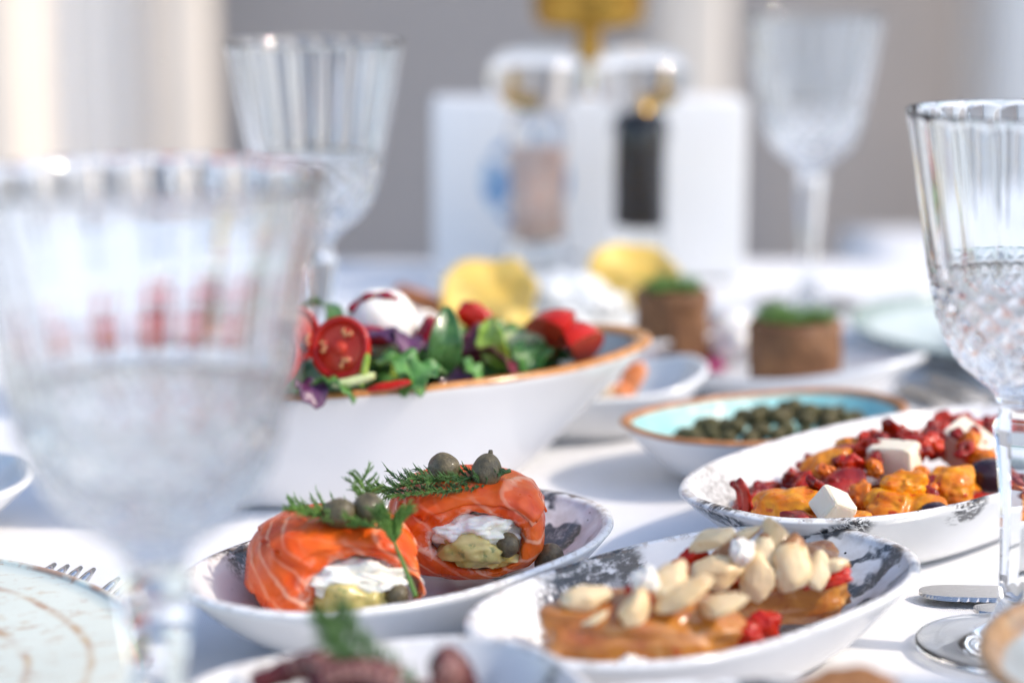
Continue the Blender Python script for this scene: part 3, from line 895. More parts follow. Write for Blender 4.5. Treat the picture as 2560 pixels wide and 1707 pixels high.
def salmon_roll(loc, rz, w_, h_, d_, op, seed, label):
    """parcel of salmon; local -Y is the open cut end; op = opening (x, z, rx, rz) relative"""
    e = empty('salmon_roll', loc, (0, 0, rz))
    prof = [(-0.50, 0.02, 0), (-0.50, 0.30, 0), (-0.49, 0.60, 0), (-0.44, 0.80, 0), (-0.34, 0.92, 0), (-0.20, 0.98, 0), (-0.05, 1.0, 0), (0.10, 1.0, 0), (0.22, 0.97, 0.02),
            (0.32, 0.92, 0.06), (0.40, 0.85, 0.14), (0.455, 0.77, 0.28), (0.485, 0.70, 0.42), (0.50, 0.63, 0.58), (0.50, 0.57, 0.72), (0.485, 0.53, 0.86), (0.45, 0.50, 0.94), (0.40, 0.48, 1.0), (0.30, 0.47, 1.0), (0.16, 0.42, 1.0)]
    sp = smooth_pts(prof, 64)
    seg = 120
    mb = MB(); v = []
    for (ax, s, on) in sp:
        s = max(s, 0.01); on = min(1, max(0, on))
        for k in range(seg):
            th = 2 * math.pi * k / seg
            c_, s_ = math.cos(th), math.sin(th)
            ex = 2 / 2.5
            x = math.copysign(abs(c_) ** ex, c_); z = math.copysign(abs(s_) ** ex, s_)
            # wide body outline blends into the opening outline
            bx = x * s; bz = z * s
            oxr = c_ * op[2] * (1 + 0.10 * math.sin(3 * th + seed)); ozr = s_ * op[3] * (1 + 0.12 * math.sin(2 * th + seed * 2))
            oo = on ** 1.2
            X = lerp(bx, op[0] + oxr * (s / 0.50), oo); Z = lerp(bz, op[1] + ozr * (s / 0.50), oo)
            # spiral overlap of the sheet
            sp_a = ((th - math.pi * 1.06) % (2 * math.pi)) / (2 * math.pi)
            X *= 1 + 0.075 * (sp_a - 0.5) * (1 - 0.55 * oo); Z *= 1 + 0.075 * (sp_a - 0.5) * (1 - 0.55 * oo)
            p = Vector((X * w_ / 2, -ax * d_, h_ / 2 + Z * h_ / 2))
            nn = fbm((p.x, p.y * 0.6, p.z), 55, seed, 3)
            fold = abs(math.sin(22 * th * 0.25 + 90 * p.y + 5 * nz(p, 40, seed))) ** 6
            dsp = 0.0012 * nn + 0.0005 * fold + 0.0006 * nz(p, 260, seed) * (0.4 + on)
            p.x += dsp * c_; p.z += dsp * s_; p.y -= dsp * on * 0.8
            if on > 0.4: p.y += 0.0012 * nz(p, 190, seed + 4)
            if p.z < 0.0012: p.z = 0.0012 - (0.0012 - p.z) * 0.1
            v.append(p); mb.attr.append(min(1.0, on * 1.0))
    f = []
    for j in range(len(sp) - 1):
        for k in range(seg):
            k2 = (k + 1) % seg
            f.append((j * seg + k, j * seg + k2, (j + 1) * seg + k2, (j + 1) * seg + k))
    f.append(tuple(range(seg - 1, -1, -1)))
    mb.add(v, f)
    mb.build('salmon_slice', M_salmon, e)
    # a second thin slice laid over the first, with a ragged edge
    fl = MB(); idx = {}; fv = []
    ka = int(seg * (0.02 + 0.02 * (seed % 3))); kb = int(seg * (0.40 + 0.02 * (seed % 2)))
    for j in range(12, 42):
        rag = int(5 * nz((j * 0.23, seed, 0), 1.0, 3) + 3 * nz((j * 0.7, seed, 1), 1.0, 5))
        lift_j = min(1.0, (j - 12) / 4, (41 - j) / 4)
        for k in range(ka - rag, kb + rag // 2):
            th = 2 * math.pi * k / seg
            p = Vector(v[j * seg + (k % seg)])
            lift = 0.0003 + 0.0009 * lift_j + 0.0004 * nz(p, 120, seed + 6)
            p.x += lift * math.cos(th); p.z += lift * math.sin(th)
            idx[j, k] = len(fv); fv.append(p)
    ffl = [(idx[j, k], idx[j, k + 1], idx[j + 1, k + 1], idx[j + 1, k]) for (j, k) in idx if (j, k + 1) in idx and (j + 1, k) in idx and (j + 1, k + 1) in idx]
    fl.add(fv, ffl)
    fo = fl.build('overlapping_slice', M_salmon, e)
    so = fo.modifiers.new('thick', 'SOLIDIFY'); so.thickness = 0.0009; so.offset = 0
    ox = op[0] * w_ / 2; oz = h_ / 2 + op[1] * h_ / 2; rx = op[2] * w_ / 2; rzz = op[3] * h_ / 2
    yf = -0.455 * d_
    # cream cheese lining the upper half of the opening
    mb2 = MB()
    mb2.add(*[( [Vector(q) + Vector((ox - rx * 0.10, yf + 0.004, oz + rzz * 0.44)) for q in blob((rx * 1.00, 0.010, rzz * 0.60), 0.34, 1.9, seed + 1, 5, fine=0.05)[0]]), ico(5)[1]])
    mb2.build('cream_cheese', M_cream_ch, e)
    MB().add([Vector(q) + Vector((ox - rx * 0.22, yf - 0.0005, oz - rzz * 0.16)) for q in blob((rx * 0.66, 0.0090, rzz * 0.62), 0.30, 1.8, seed + 5, 4, 0.9, fine=0.04)[0]], ico(4)[1]).build('olive_piece', M_avo, e)
    MB().add([Vector(q) + Vector((ox + rx * 0.20, yf + 0.0030, oz - rzz * 0.62)) for q in blob((rx * 0.62, 0.007, rzz * 0.34), 0.4, 2.4, seed + 8, 4, fine=0.1)[0]], ico(4)[1]).build('mustard_cream', M_yel, e)
    MB().add([Vector(q) + Vector((ox, yf + 0.0085, oz)) for q in blob((rx * 1.08, 0.009, rzz * 1.10), 0.2, 2.0, seed + 9, 3)[0]], ico(3)[1]).build('filling_core', M_cream_ch, e)
    # caper sitting in the cut, stem end outwards
    mi = obj('filling_caper', cap_me[seed % 3], e, (ox + rx * 0.52, yf - 0.0020, oz - rzz * 0.05), (R(78), 0.2, 0.1), 0.0056)
    tag(e, label, 'salmon roll', 'salmon rolls')
    return e
salmon_roll((-0.0625, 0.7430, 0.0060), R(14), 0.058, 0.0365, 0.046, (0.26, -0.20, 0.66, 0.66), 2, 'front salmon roll, lower left, cut end cropped by the dish rim')
salmon_roll((-0.0165, 0.7900, 0.0085), R(6), 0.058, 0.0365, 0.046, (0.12, -0.06, 0.58, 0.54), 5, 'rear salmon roll with the caper and olive filling in plain view')
caper((-0.0592, 0.7279, 0.0481), 0.0062, (R(70), R(30), R(40)), 'round caper on the front salmon roll, left of its pair', k=0)
caper((-0.0490, 0.7324, 0.0484), 0.0068, (R(75), R(-60), R(10)), 'larger caper on the front salmon roll, right of its pair', k=1)
caper((-0.0250, 0.7859, 0.0491), 0.0070, (R(80), R(70), R(15)), 'caper lying on its side among dill on the rear salmon roll', k=2)
caper((-0.0094, 0.7809, 0.0491), 0.0068, (R(25), R(200), R(10)), 'upright caper with stem end towards us on the rear salmon roll', k=0)
caper((0.0135, 0.7830, 0.0150), 0.0064, (R(10), R(20), 0), 'loose caper in the dish beside the rear salmon roll', k=1)
dill([(-0.0500, 0.7754, 0.0421), (-0.0360, 0.7764, 0.0456), (-0.0220, 0.7784, 0.0466), (-0.0100, 0.7804, 0.0471), (-0.0005, 0.7824, 0.0491)], 'dark green dill sprig under the two capers on the rear roll', spread=0.0085, dens=24, seed=3, leaf_to=0.96, stem_r=0.0008, flat=0.3)
dill([(-0.0430, 0.7694, 0.0431), (-0.0300, 0.7704, 0.0441), (-0.0170, 0.7724, 0.0446), (-0.0080, 0.7764, 0.0456)], 'short dill frond lying along the front edge of the rear roll', spread=0.0055, dens=16, seed=4, flat=0.6)
dill([(-0.0740, 0.7304, 0.0481), (-0.0620, 0.7304, 0.0456), (-0.0520, 0.7264, 0.0446), (-0.0450, 0.7234, 0.0441)], 'dill frond pointing left on the front salmon roll', M_dill2, spread=0.0085, dens=18, seed=6, flat=0.1)
dill([(-0.0405, 0.7214, 0.0471), (-0.0400, 0.7189, 0.0416), (-0.0370, 0.7180, 0.0340), (-0.0325, 0.7170, 0.0220)], 'bright dill sprig whose stalk hangs down the front salmon roll', M_dill2, leaf_from=0.0, leaf_to=0.40, spread=0.0075, dens=22, seed=8, stem_r=0.0009, upv=(0.2, -0.4, 1), flat=0.0)
dill([(-0.0520, 0.7444, 0.0556), (-0.0510, 0.7414, 0.0506), (-0.0490, 0.7374, 0.0456)], 'small dill tip standing up behind the capers of the front roll', M_dill2, spread=0.0060, dens=9, seed=9)

# ================================================================== GLAZED FILLETS WITH ALMONDS
t = NT('glazed fillet'); v = t.obj()
wv = t.warp(v, 70, 0.01)
c = t.mix(t.mapr(t.noise(wv, 60, 4, 0.6), 0.34, 0.64), (0.34, 0.085, 0.006), (0.64, 0.28, 0.045))
c = t.mix(t.mapr(t.noise(wv, 110, 4, 0.65), 0.56, 0.68), c, (0.66, 0.36, 0.13))
c = t.mix(t.mapr(t.noise(v, 140, 3, 0.6), 0.66, 0.72), c, (0.55, 0.06, 0.015))
sz_ = t.node('ShaderNodeSeparateXYZ', {'Vector': v}).outputs[2]
cr = t.mapr(t.math('ADD', sz_, t.math('MULTIPLY', t.math('SUBTRACT', t.noise(v, 120, 4, 0.6), 0.5), 0.016)), 0.000, 0.006)
c = t.mix(t.math('MULTIPLY', cr, 0.35), c, (0.30, 0.065, 0.006))
t.p(base=c, rough=0.28, sss=0.12, sssr=(0.004, 0.002, 0.0006), ssss=1.0, spec=0.4, coat=0.7, coatr=0.06, normal=t.bump(t.noise(wv, 110, 4, 0.6), 0.55, 0.0014))
M_fillet = t.mat
def fillet(loc, size, rz, seed, label, tilt=(0, 0), nm='fillet'):
    vv, ff = blob(size, 0.18, 1.6, seed, 5, 0.70, fine=0.03)
    o = MB().add(vv, ff).build(nm, M_fillet, None, loc=loc, rot=(tilt[0], tilt[1], rz))
    tag(o, label, 'fillet', 'glazed fillets under almonds')
fillet((0.0415, 0.6815, 0.0205), (0.0320, 0.0165, 0.0125), R(8), 21, 'front glazed fillet, browned, under sliced almonds', (R(4), R(2)))
fillet((0.0420, 0.6800, 0.0105), (0.0330, 0.0160, 0.0040), R(6), 25, 'thin glazed slice under the front fillet')
fillet((0.0900, 0.7340, 0.0205), (0.0265, 0.0155, 0.0125), R(14), 23, 'rear glazed fillet carrying the tall heap of almonds', (R(3), R(-2)))
M_alm = organic('blanched almond', (0.78, 0.58, 0.33), (0.86, 0.73, 0.50), 45, 0.30, coat=0.5, bump=0.35, bscale=150, sss=0.2, bdist=0.0008, c3=(0.62, 0.35, 0.12), spot=-0.02, vary=(0.62, 0.38, 0.15))
M_almskin = organic('almond skin', (0.26, 0.10, 0.035), (0.40, 0.19, 0.08), 90, 0.4, coat=0.3, bump=0.5)
M_coco = organic('white nut flake', (0.86, 0.82, 0.76), (0.80, 0.74, 0.66), 100, 0.5, bump=0.5, sss=0.25)
M_chili = organic('red pepper glaze', (0.42, 0.006, 0.003), (0.55, 0.03, 0.004), 90, 0.22, coat=0.35, bump=0.3)
def almond_mesh(seed, thick=0.36, skin=False, half=False):
    def fn(q, p):
        y = p.y
        w_ = (1 - 0.22 * max(0, y) ** 1.6) * (1.0 - 0.06 * max(0, -y)) * (0.88 + 0.30 * ((seed * 37) % 10) / 10)
        q = Vector((q.x * w_, q.y * 1.0, q.z * (1 - 0.3 * max(0, y))))
        if (half or seed % 3 == 0) and q.z < 0: q.z *= 0.30
        q.z += 0.04 * (seed % 4) * (p.y * p.y - 0.4)
        if seed % 2 == 0:
            nb = Vector((math.sin(seed * 1.7), math.cos(seed * 2.3) * 0.8, 0.35)).normalized(); lim = 0.46
            d_ = q.dot(nb)
            if d_ > lim: q -= nb * (d_ - lim - 0.03 * nz(p, 5, seed))
        return q
    vv, ff = blob((0.62, 0.95, thick * 1.15), 0.18, 1.3, seed * 3 + 1, 4, 1.0, fn=fn, fine=0.02)
    return vv, ff
def almond(loc, size, rot, label, seed, mat=None, thick=0.36, half=False, nm='almond', cap=False, group='almonds on the glazed fillets'):
    vv, ff = blob((0.75, 0.9, 0.6 + thick * 0.4), 0.45, 1.5, seed * 5, 4, 0.8, fine=0.08) if nm == 'nut_flake' else almond_mesh(seed, thick, half=half)
    mb = MB()
    size *= 0.90
    if cap:
        mi = [1 if sum(vv[i].y for i in q) / len(q) > 0.62 + 0.25 * nz(vv[q[0]], 3, seed) else 0 for q in ff]
        mb.add([p * size for p in vv], ff); mb.m = mi
        o = mb.build(nm, [M_alm, M_almskin], None, loc=loc, rot=rot)
    else:
        mb.add([p * size for p in vv], ff)
        o = mb.build(nm, mat or M_alm, None, loc=loc, rot=rot)
    tag(o, label, nm.replace('_', ' '), group)
# front heap
almond((0.0235, 0.6770, 0.0345), 0.0100, (R(10), R(5), R(-80)), 'flat almond at the left end of the front fillet', 1)
almond((0.0385, 0.6690, 0.0335), 0.0080, (R(25), R(10), R(-40)), 'blunt almond chunk facing us on the front fillet', 2, thick=0.75)
almond((0.0545, 0.6730, 0.0365), 0.0130, (R(28), R(6), R(-82)), 'wide almond half on top of the front fillet', 3, thick=0.30)
almond((0.0655, 0.6720, 0.0335), 0.0105, (R(18), R(12), R(-98)), 'almond slice at the right end of the front fillet', 4, thick=0.22)
almond((0.0500, 0.6790, 0.0400), 0.0100, (R(30), R(0), R(-40)), 'almond half leaning behind the wide one on the front fillet', 5, thick=0.3)
almond((0.0260, 0.6680, 0.0305), 0.0060, (R(25), R(0), R(-88)), 'pale almond sliver in the glaze of the front fillet', 7, thick=0.2)
almond((0.0425, 0.6760, 0.0400), 0.0055, (R(20), R(40), R(20)), 'white nut flake on top of the front fillet', 8, M_coco, 0.5, nm='nut_flake')
almond((0.0375, 0.6560, 0.0165), 0.0060, (R(70), R(0), R(20)), 'white nut flake below the front fillet by the dish rim', 9, M_coco, 0.7, nm='nut_flake')
almond((0.0275, 0.6570, 0.0150), 0.0055, (R(20), R(0), R(-80)), 'flat white nut flake left of the others by the dish rim', 10, M_coco, 0.4, nm='nut_flake')
almond((0.0560, 0.6570, 0.0150), 0.0050, (R(30), R(0), R(-70)), 'small white nut flake right of the others by the dish rim', 11, M_coco, 0.4, nm='nut_flake')
# rear heap
almond((0.0680, 0.7230, 0.0395), 0.0100, (R(20), R(5), R(-75)), 'broad almond topping the left of the rear fillet', 12, thick=0.40)
almond((0.0780, 0.7250, 0.0405), 0.0090, (R(30), R(-10), R(-100)), 'almond slice at the very top of the rear heap', 13, thick=0.25)
almond((0.0685, 0.7130, 0.0320), 0.0110, (R(15), R(10), R(-92)), 'plump almond lying on the left shoulder of the rear fillet', 14, thick=0.50)
almond((0.0932, 0.7130, 0.0345), 0.0118, (R(72), R(8), R(4)), 'big upright almond with brown skin at its top', 15, thick=0.42, cap=True)
almond((0.0900, 0.7200, 0.0400), 0.0110, (R(60), R(-10), R(20)), 'almond behind the big upright one', 16, thick=0.35)
almond((0.0820, 0.7110, 0.0305), 0.0095, (R(75), R(0), R(-12)), 'curled almond piece left of the upright one', 17, thick=0.30, half=True)
almond((0.0845, 0.7160, 0.0380), 0.0075, (R(60), R(0), R(-8)), 'almond with brown skinned tip in the rear heap', 18, thick=0.4, cap=True)
almond((0.1030, 0.7150, 0.0315), 0.0080, (R(68), R(10), R(8)), 'narrow almond sliver right of the upright one', 19, thick=0.25)
almond((0.1085, 0.7170, 0.0330), 0.0060, (R(15), R(0), R(-80)), 'almond tip sticking out to the right of the rear heap', 20, thick=0.35)
almond((0.0735, 0.7160, 0.0380), 0.0068, (R(40), R(0), R(-60)), 'brown skinned almond piece in the rear heap', 21, M_almskin, 0.5)
almond((0.0768, 0.7130, 0.0385), 0.0058, (R(60), R(20), R(10)), 'white nut flake in the rear almond heap', 22, M_coco, 0.6, nm='nut_flake')
def scrap(loc, size, rot, mat, seed, label, cat, nm, group, amp=0.35, power=0.8):
    vv, ff = blob(size, amp, 1.6, seed, 4, power, fine=0.05)
    o = MB().add(vv, ff).build(nm, mat, None, loc=loc, rot=rot)
    tag(o, label, cat, group)
PG = 'red pepper scraps on the glazed fillets'
scrap((0.0605, 0.7230, 0.0330), (0.007, 0.003, 0.0035), (0, R(-30), 0), M_chili, 31, 'red pepper scrap at the left of the rear fillet', 'pepper', 'pepper_scrap', PG)
scrap((0.1060, 0.7190, 0.0275), (0.008, 0.004, 0.0030), (0, R(-10), 0), M_chili, 32, 'red pepper scrap at the right of the rear fillet', 'pepper', 'pepper_scrap', PG)
scrap((0.0830, 0.6980, 0.0180), (0.005, 0.004, 0.0050), (0, 0, 0), M_chili, 33, 'red pepper scrap between the two fillets', 'pepper', 'pepper_scrap', PG)
scrap((0.0755, 0.6800, 0.0200), (0.005, 0.004, 0.0050), (0, R(20), 0), M_chili, 34, 'red pepper scrap at the right end of the front fillet', 'pepper', 'pepper_scrap', PG)
scrap((0.0440, 0.6790, 0.0345), (0.007, 0.006, 0.0040), (0, 0, 0), M_chili, 35, 'dark red glaze lump among the front almonds', 'pepper', 'pepper_scrap', PG)
scrap((0.0735, 0.7190, 0.0295), (0.010, 0.006, 0.0030), (0, 0, 0), M_chili, 36, 'dark red glaze lump under the rear almonds', 'pepper', 'pepper_scrap', PG)

# ================================================================== APRICOTS, TOMATO, CHEESE
M_apr = organic('apricot', (0.60, 0.13, 0.003), (0.82, 0.36, 0.012), 70, 0.28, coat=0.35, bump=0.35, bscale=140, bdist=0.0012, c3=(0.48, 0.045, 0.003), spot=0.02, sss=0.15)
M_tom = organic('cooked tomato', (0.14, 0.004, 0.002), (0.42, 0.016, 0.003), 60, 0.25, coat=0.5, bump=0.5, bscale=160, bdist=0.0014, c3=(0.60, 0.11, 0.008), spot=-0.02)
M_feta = organic('white cheese', (0.80, 0.70, 0.54), (0.82, 0.74, 0.60), 60, 0.5, bump=0.25, bscale=420, bdist=0.0005, sss=0.3)
M_oliv = organic('black olive', (0.018, 0.008, 0.012), (0.05, 0.012, 0.022), 90, 0.12, coat=0.8, bump=0.2)
def settle(loc, r, c=(0.161, 0.872), a=0.118, b=0.0585, rot=45, h=0.030, foot=0.54):
    """pull a piece of food inwards until it lies clear of the dish wall"""
    ca_, sa_ = math.cos(R(rot)), math.sin(R(rot))
    dx, dy = loc[0] - c[0], loc[1] - c[1]
    x = dx * ca_ + dy * sa_; y = -dx * sa_ + dy * ca_
    z = loc[2]
    for _ in range(40):
        L = math.hypot(x, y) + 1e-9
        k = (L + r * 0.85) / L
        q = ((abs(x * k) / a) ** 2.4 + (abs(y * k) / b) ** 2.4) ** (1 / 2.4)
        zw = 0.003 + h * max(0.0, (q - foot) / (1 - foot)) ** 1.4
        if q < 0.98 and z - r * 0.75 > zw: break
        x *= 0.985; y *= 0.985; z += 0.0004
    return (c[0] + x * ca_ - y * sa_, c[1] + x * sa_ + y * ca_, z)
def apricot(loc, s, rot, seed, label):
    s *= 0.88
    loc = settle(loc, s * 1.05)
    def fn(q, p):
        g_ = math.exp(-(p.x / 0.16) ** 2) * max(0, p.z)
        return Vector((q.x * (1.15 if seed % 2 else 0.95), q.y, q.z * (1 - (0.35 if seed % 3 == 0 else 0.10) * g_)))
    vv, ff = blob((s * 1.08, s * 0.80, s * 0.66), 0.34, 0.95, seed, 5, fn=fn, fine=0.02)
    o = MB().add(vv, ff).build('apricot', M_apr, None, loc=loc, rot=rot)
    tag(o, label, 'apricot', 'orange apricots in the cheese dish')
def tomato_bit(loc, s, rot, seed, label):
    s = tuple(q * 1.25 for q in s)
    loc = settle((loc[0], loc[1], loc[2] + 0.004), max(s) * 0.6)
    nu, nv = 16, 10
    ln, wd = 1.9 * max(s[0], s[2]), 1.6 * max(s[1], s[0] * 0.7)
    rs = random.Random(seed)
    cu, cv, tw = rs.uniform(0.6, 1.5), rs.uniform(0.5, 1.3), rs.uniform(-0.6, 0.6)
    v = []; f = []
    for j in range(nu + 1):
        u = j / nu * 2 - 1
        for i in range(nv + 1):
            w_ = i / nv * 2 - 1
            edge = 1 - 0.25 * abs(u) ** 3 + 0.10 * math.sin(3 * u + seed) * w_
            x = w_ * wd / 2 * edge; y = u * ln / 2 * (1 + 0.10 * math.sin(2.5 * w_ + seed))
            z = -0.30 * cu * ln * u * u * 0.5 - 0.35 * cv * wd * w_ * w_ * 0.5 + tw * 0.25 * wd * u * w_ + 0.0010 * nz((x, y, 0), 170, seed)
            v.append((x, y, z))
    for j in range(nu):
        for i in range(nv):
            a = j * (nv + 1) + i
            f.append((a, a + 1, a + nv + 2, a + nv + 1))
    if s[2] > s[0] * 1.2: rot = (R(75), rot[1], rot[2])
    o = MB().add(v, f).build('tomato_piece', M_tom, None, loc=loc, rot=rot)
    so = o.modifiers.new('thick', 'SOLIDIFY'); so.thickness = 0.0030; so.offset = 0
    sb = o.modifiers.new('round', 'SUBSURF'); sb.levels = 1; sb.render_levels = 1
    tag(o, label, 'tomato', 'cooked tomato pieces in the cheese dish')
apricot((0.0955, 0.8025, 0.0225), 0.0140, (R(10), R(-12), R(-12)), 41, 'long apricot lying at the left end of the cheese dish')
apricot((0.1085, 0.8125, 0.0240), 0.0110, (0, R(10), R(40)), 42, 'apricot tucked behind the leftmost one')
apricot((0.1275, 0.8645, 0.0280), 0.0115, (R(20), R(-20), R(10)), 43, 'apricot at the back left of the heap, behind the front cheese cube')
apricot((0.1530, 0.8285, 0.0305), 0.0115, (R(-20), R(10), R(30)), 44, 'yellow apricot in the middle, right of the front cheese cube')
apricot((0.1510, 0.8155, 0.0225), 0.0140, (R(30), R(15), R(-10)), 45, 'large apricot at the front rim, right of the front cheese cube')
apricot((0.1720, 0.8385, 0.0275), 0.0125, (R(10), R(-25), R(60)), 46, 'apricot at the right of the heap, beside the olive')
apricot((0.1260, 0.7965, 0.0225), 0.0090, (0, 0, R(15)), 47, 'apricot piece under the front cheese cube')
apricot((0.1430, 0.8855, 0.0310), 0.0100, (0, R(20), R(15)), 48, 'apricot at the far side, behind the middle cheese cube')
apricot((0.1600, 0.8535, 0.0255), 0.0110, (R(10), R(20), R(95)), 49, 'apricot under the middle cheese cube')
TB = [((0.0895, 0.8250, 0.0250), (0.004, 0.004, 0.005), 'small tomato scrap at the far left, behind the long apricot'),
      ((0.1090, 0.7985, 0.0235), (0.006, 0.006, 0.006), 'shiny tomato piece left of the front cheese cube'),
      ((0.1180, 0.8185, 0.0270), (0.004, 0.004, 0.006), 'tomato strip standing behind the front cheese cube'),
      ((0.1300, 0.8355, 0.0285), (0.008, 0.008, 0.006), 'dark tomato piece above the front cheese cube'),
      ((0.1370, 0.8705, 0.0310), (0.008, 0.007, 0.006), 'tomato piece left of the middle cheese cube'),
      ((0.1570, 0.8895, 0.0330), (0.0035, 0.004, 0.006), 'tomato peak sticking up behind the middle cheese cube'),
      ((0.1745, 0.8845, 0.0320), (0.004, 0.004, 0.0065), 'tomato curl sticking up beside the far cheese cube')]
for k, (p, s, lb) in enumerate(TB):
    tomato_bit(p, s, (random.uniform(-0.5, 0.5), random.uniform(-0.5, 0.5), random.uniform(0, 3)), 60 + k, lb)
M_pepr = organic('bright red pepper', (0.40, 0.010, 0.003), (0.58, 0.045, 0.005), 90, 0.25, coat=0.6, bump=0.4, bscale=200)
M_pepo = organic('orange pepper', (0.60, 0.10, 0.004), (0.78, 0.24, 0.008), 90, 0.25, coat=0.6, bump=0.4, bscale=200)
rs = random.Random(77)
c45 = math.cos(R(45))
for k in range(84):
    u = rs.uniform(-0.080, 0.082); w_ = rs.uniform(-1, 1) * 0.036 * (1 - (u / 0.118) ** 2) ** 0.5
    hz = 0.0185 + 0.0205 * max(0, 1 - (w_ / 0.042) ** 2) * max(0.15, 1 - ((u - 0.016) / 0.095) ** 2) + rs.uniform(-0.001, 0.0015)
    sz = rs.uniform(0.0042, 0.0075)
    p = settle((0.161 + (u - w_) * c45, 0.872 + (u + w_) * c45, hz), sz)
    mt, nmn = ((M_tom, 'dark red'), (M_pepr, 'bright red'), (M_pepo, 'orange'), (M_tom, 'dark red'), (M_pepr, 'bright red'))[k % 5]
    vv, ff = blob((sz, sz * rs.uniform(0.6, 0.9), sz * rs.uniform(0.45, 0.7)), 0.45, 1.1, 300 + k, 4, 0.9, fine=0.02)
    o = MB().add(vv, ff).build('pepper_piece', mt, None, loc=p, rot=(rs.uniform(-0.7, 0.7), rs.uniform(-0.7, 0.7), rs.uniform(0, 6)))
    end = 'left end' if u < -0.03 else 'middle' if u < 0.03 else 'right end'
    tag(o, nmn + ' pepper piece in the glossy heap at the ' + end + ' of the apricot dish', 'pepper', 'pepper pieces heaped in the apricot dish')
# sauce bed so that no dish shows through the heap
def bed(nm, loc, size, rz, mat, seed, label, cat):
    vv, ff = blob(size, 0.12, 2.5, seed, 5, fine=0.08)
    o = MB().add(vv, ff).build(nm, mat, None, loc=loc, rot=(0, 0, rz))
    tag(o, label, cat)
bed('tomato_sauce', (0.1560, 0.8670, 0.0105), (0.068, 0.027, 0.0115), R(45), M_tom, 80, 'dark red tomato sauce under the apricots', 'sauce')
def feta(loc, s, rot, label):
    vv, ff = blob((s[0] * 0.52, s[1] * 0.52, s[2] * 0.52), 0.05, 1.6, int(loc[0] * 1000), 5, 0.22, fine=0.025)
    o = MB().add(vv, ff).build('cheese_cube', M_feta, None, loc=loc, rot=rot)
    tag(o, label, 'cheese', 'white cheese cubes')
feta((0.1195, 0.7965, 0.0315), (0.0120, 0.0110, 0.0105), (R(28), R(24), R(32)), 'tilted cheese cube at the front of the apricot dish')
feta((0.1525, 0.8585, 0.0345), (0.0180, 0.0125, 0.0120), (R(6), R(-4), R(-30)), 'cheese cube in the middle on top of the heap')
feta((0.1870, 0.8850, 0.0325), (0.0190, 0.0150, 0.0145), (R(18), R(26), R(-38)), 'largest cheese cube, farthest right by the glass stem')
feta((0.1165, 0.8265, 0.0230), (0.0090, 0.0080, 0.0080), (R(10), R(30), R(20)), 'half hidden cheese cube low behind the front cube')
for loc, s, lb in (((0.1895, 0.8525, 0.0290), 0.0085, 'glossy black olive below the far cheese cube'), ((0.1600, 0.8080, 0.0240), 0.0060, 'small black olive at the front rim of the apricot dish')):
    loc = settle(loc, s * 0.9)
    vv, ff = blob((s, s * 0.85, s * 0.85), 0.06, 1.5, 90, 4)
    o = MB().add(vv, ff).build('olive', M_oliv, None, loc=loc)
    tag(o, lb, 'olive', 'black olives in the apricot dish')

# capers in the turquoise bowl
random.seed(21)
kk = 0
ca, sa = math.cos(R(31)), math.sin(R(31))
for ring, (na, rr, z) in enumerate(((19, 0.0430, 0.0165), (16, 0.0350, 0.0185), (12, 0.0265, 0.0210), (9, 0.0180, 0.0235), (4, 0.0080, 0.0260))):
    for i in range(na):
        a = 2 * math.pi * i / na + ring * 0.4 + random.uniform(-0.08, 0.08)
        x = rr * 1.12 * math.cos(a); y = rr * 0.70 * math.sin(a)
        zz = z + random.uniform(-0.001, 0.002) + (0.003 if x > 0.01 else 0)
        caper((0.1155 + x * ca - y * sa, 0.967 + x * sa + y * ca, zz), random.uniform(0.0042, 0.0052), (random.uniform(0, 3), random.uniform(0, 3), random.uniform(0, 6)),
              ['dark caper in the lowest outer ring, touching the turquoise glaze', 'dark caper low inside the heap in the turquoise bowl', 'dark caper halfway up the heap in the turquoise bowl', 'dark caper near the top of the heap in the turquoise bowl', 'dark caper on the very top of the heap in the turquoise bowl'][ring], 'capers in the turquoise bowl', True)
# ---END2---

# ================================================================== SALAD
def leaf_material(name, c1, c2, vein):
    t = NT(name); v = t.obj()
    c = t.mix(t.mapr(t.noise(v, 70, 4, 0.6), 0.35, 0.65), c1, c2)
    vn = t.voro(t.warp(v, 80, 0.006), 170, 'DISTANCE_TO_EDGE')
    c = t.mix(t.mapr(vn, 0.0, 0.06, 0.55, 0.0), c, vein)
    t.p(base=c, rough=0.38, sss=0.15, sssr=(0.001, 0.002, 0.0005), ssss=1.0, coat=0.2, normal=t.bump(vn, 0.5, 0.0008))
    return t.mat
M_leafd = leaf_material('deep green leaf', (0.025, 0.095, 0.018), (0.055, 0.17, 0.030), (0.12, 0.26, 0.07))
M_leafm = leaf_material('mid green leaf', (0.06, 0.19, 0.035), (0.10, 0.26, 0.05), (0.20, 0.36, 0.12))
M_leafl = leaf_material('lime green leaf', (0.24, 0.40, 0.030), (0.36, 0.50, 0.07), (0.50, 0.58, 0.20))
M_purple = leaf_material('purple leaf', (0.045, 0.010, 0.050), (0.11, 0.025, 0.085), (0.20, 0.06, 0.16))
M_maroon = leaf_material('maroon leaf', (0.085, 0.006, 0.018), (0.16, 0.012, 0.03), (0.25, 0.04, 0.07))
M_pale = organic('pale lettuce rib', (0.55, 0.62, 0.26), (0.70, 0.72, 0.44), 80, 0.4, bump=0.3)
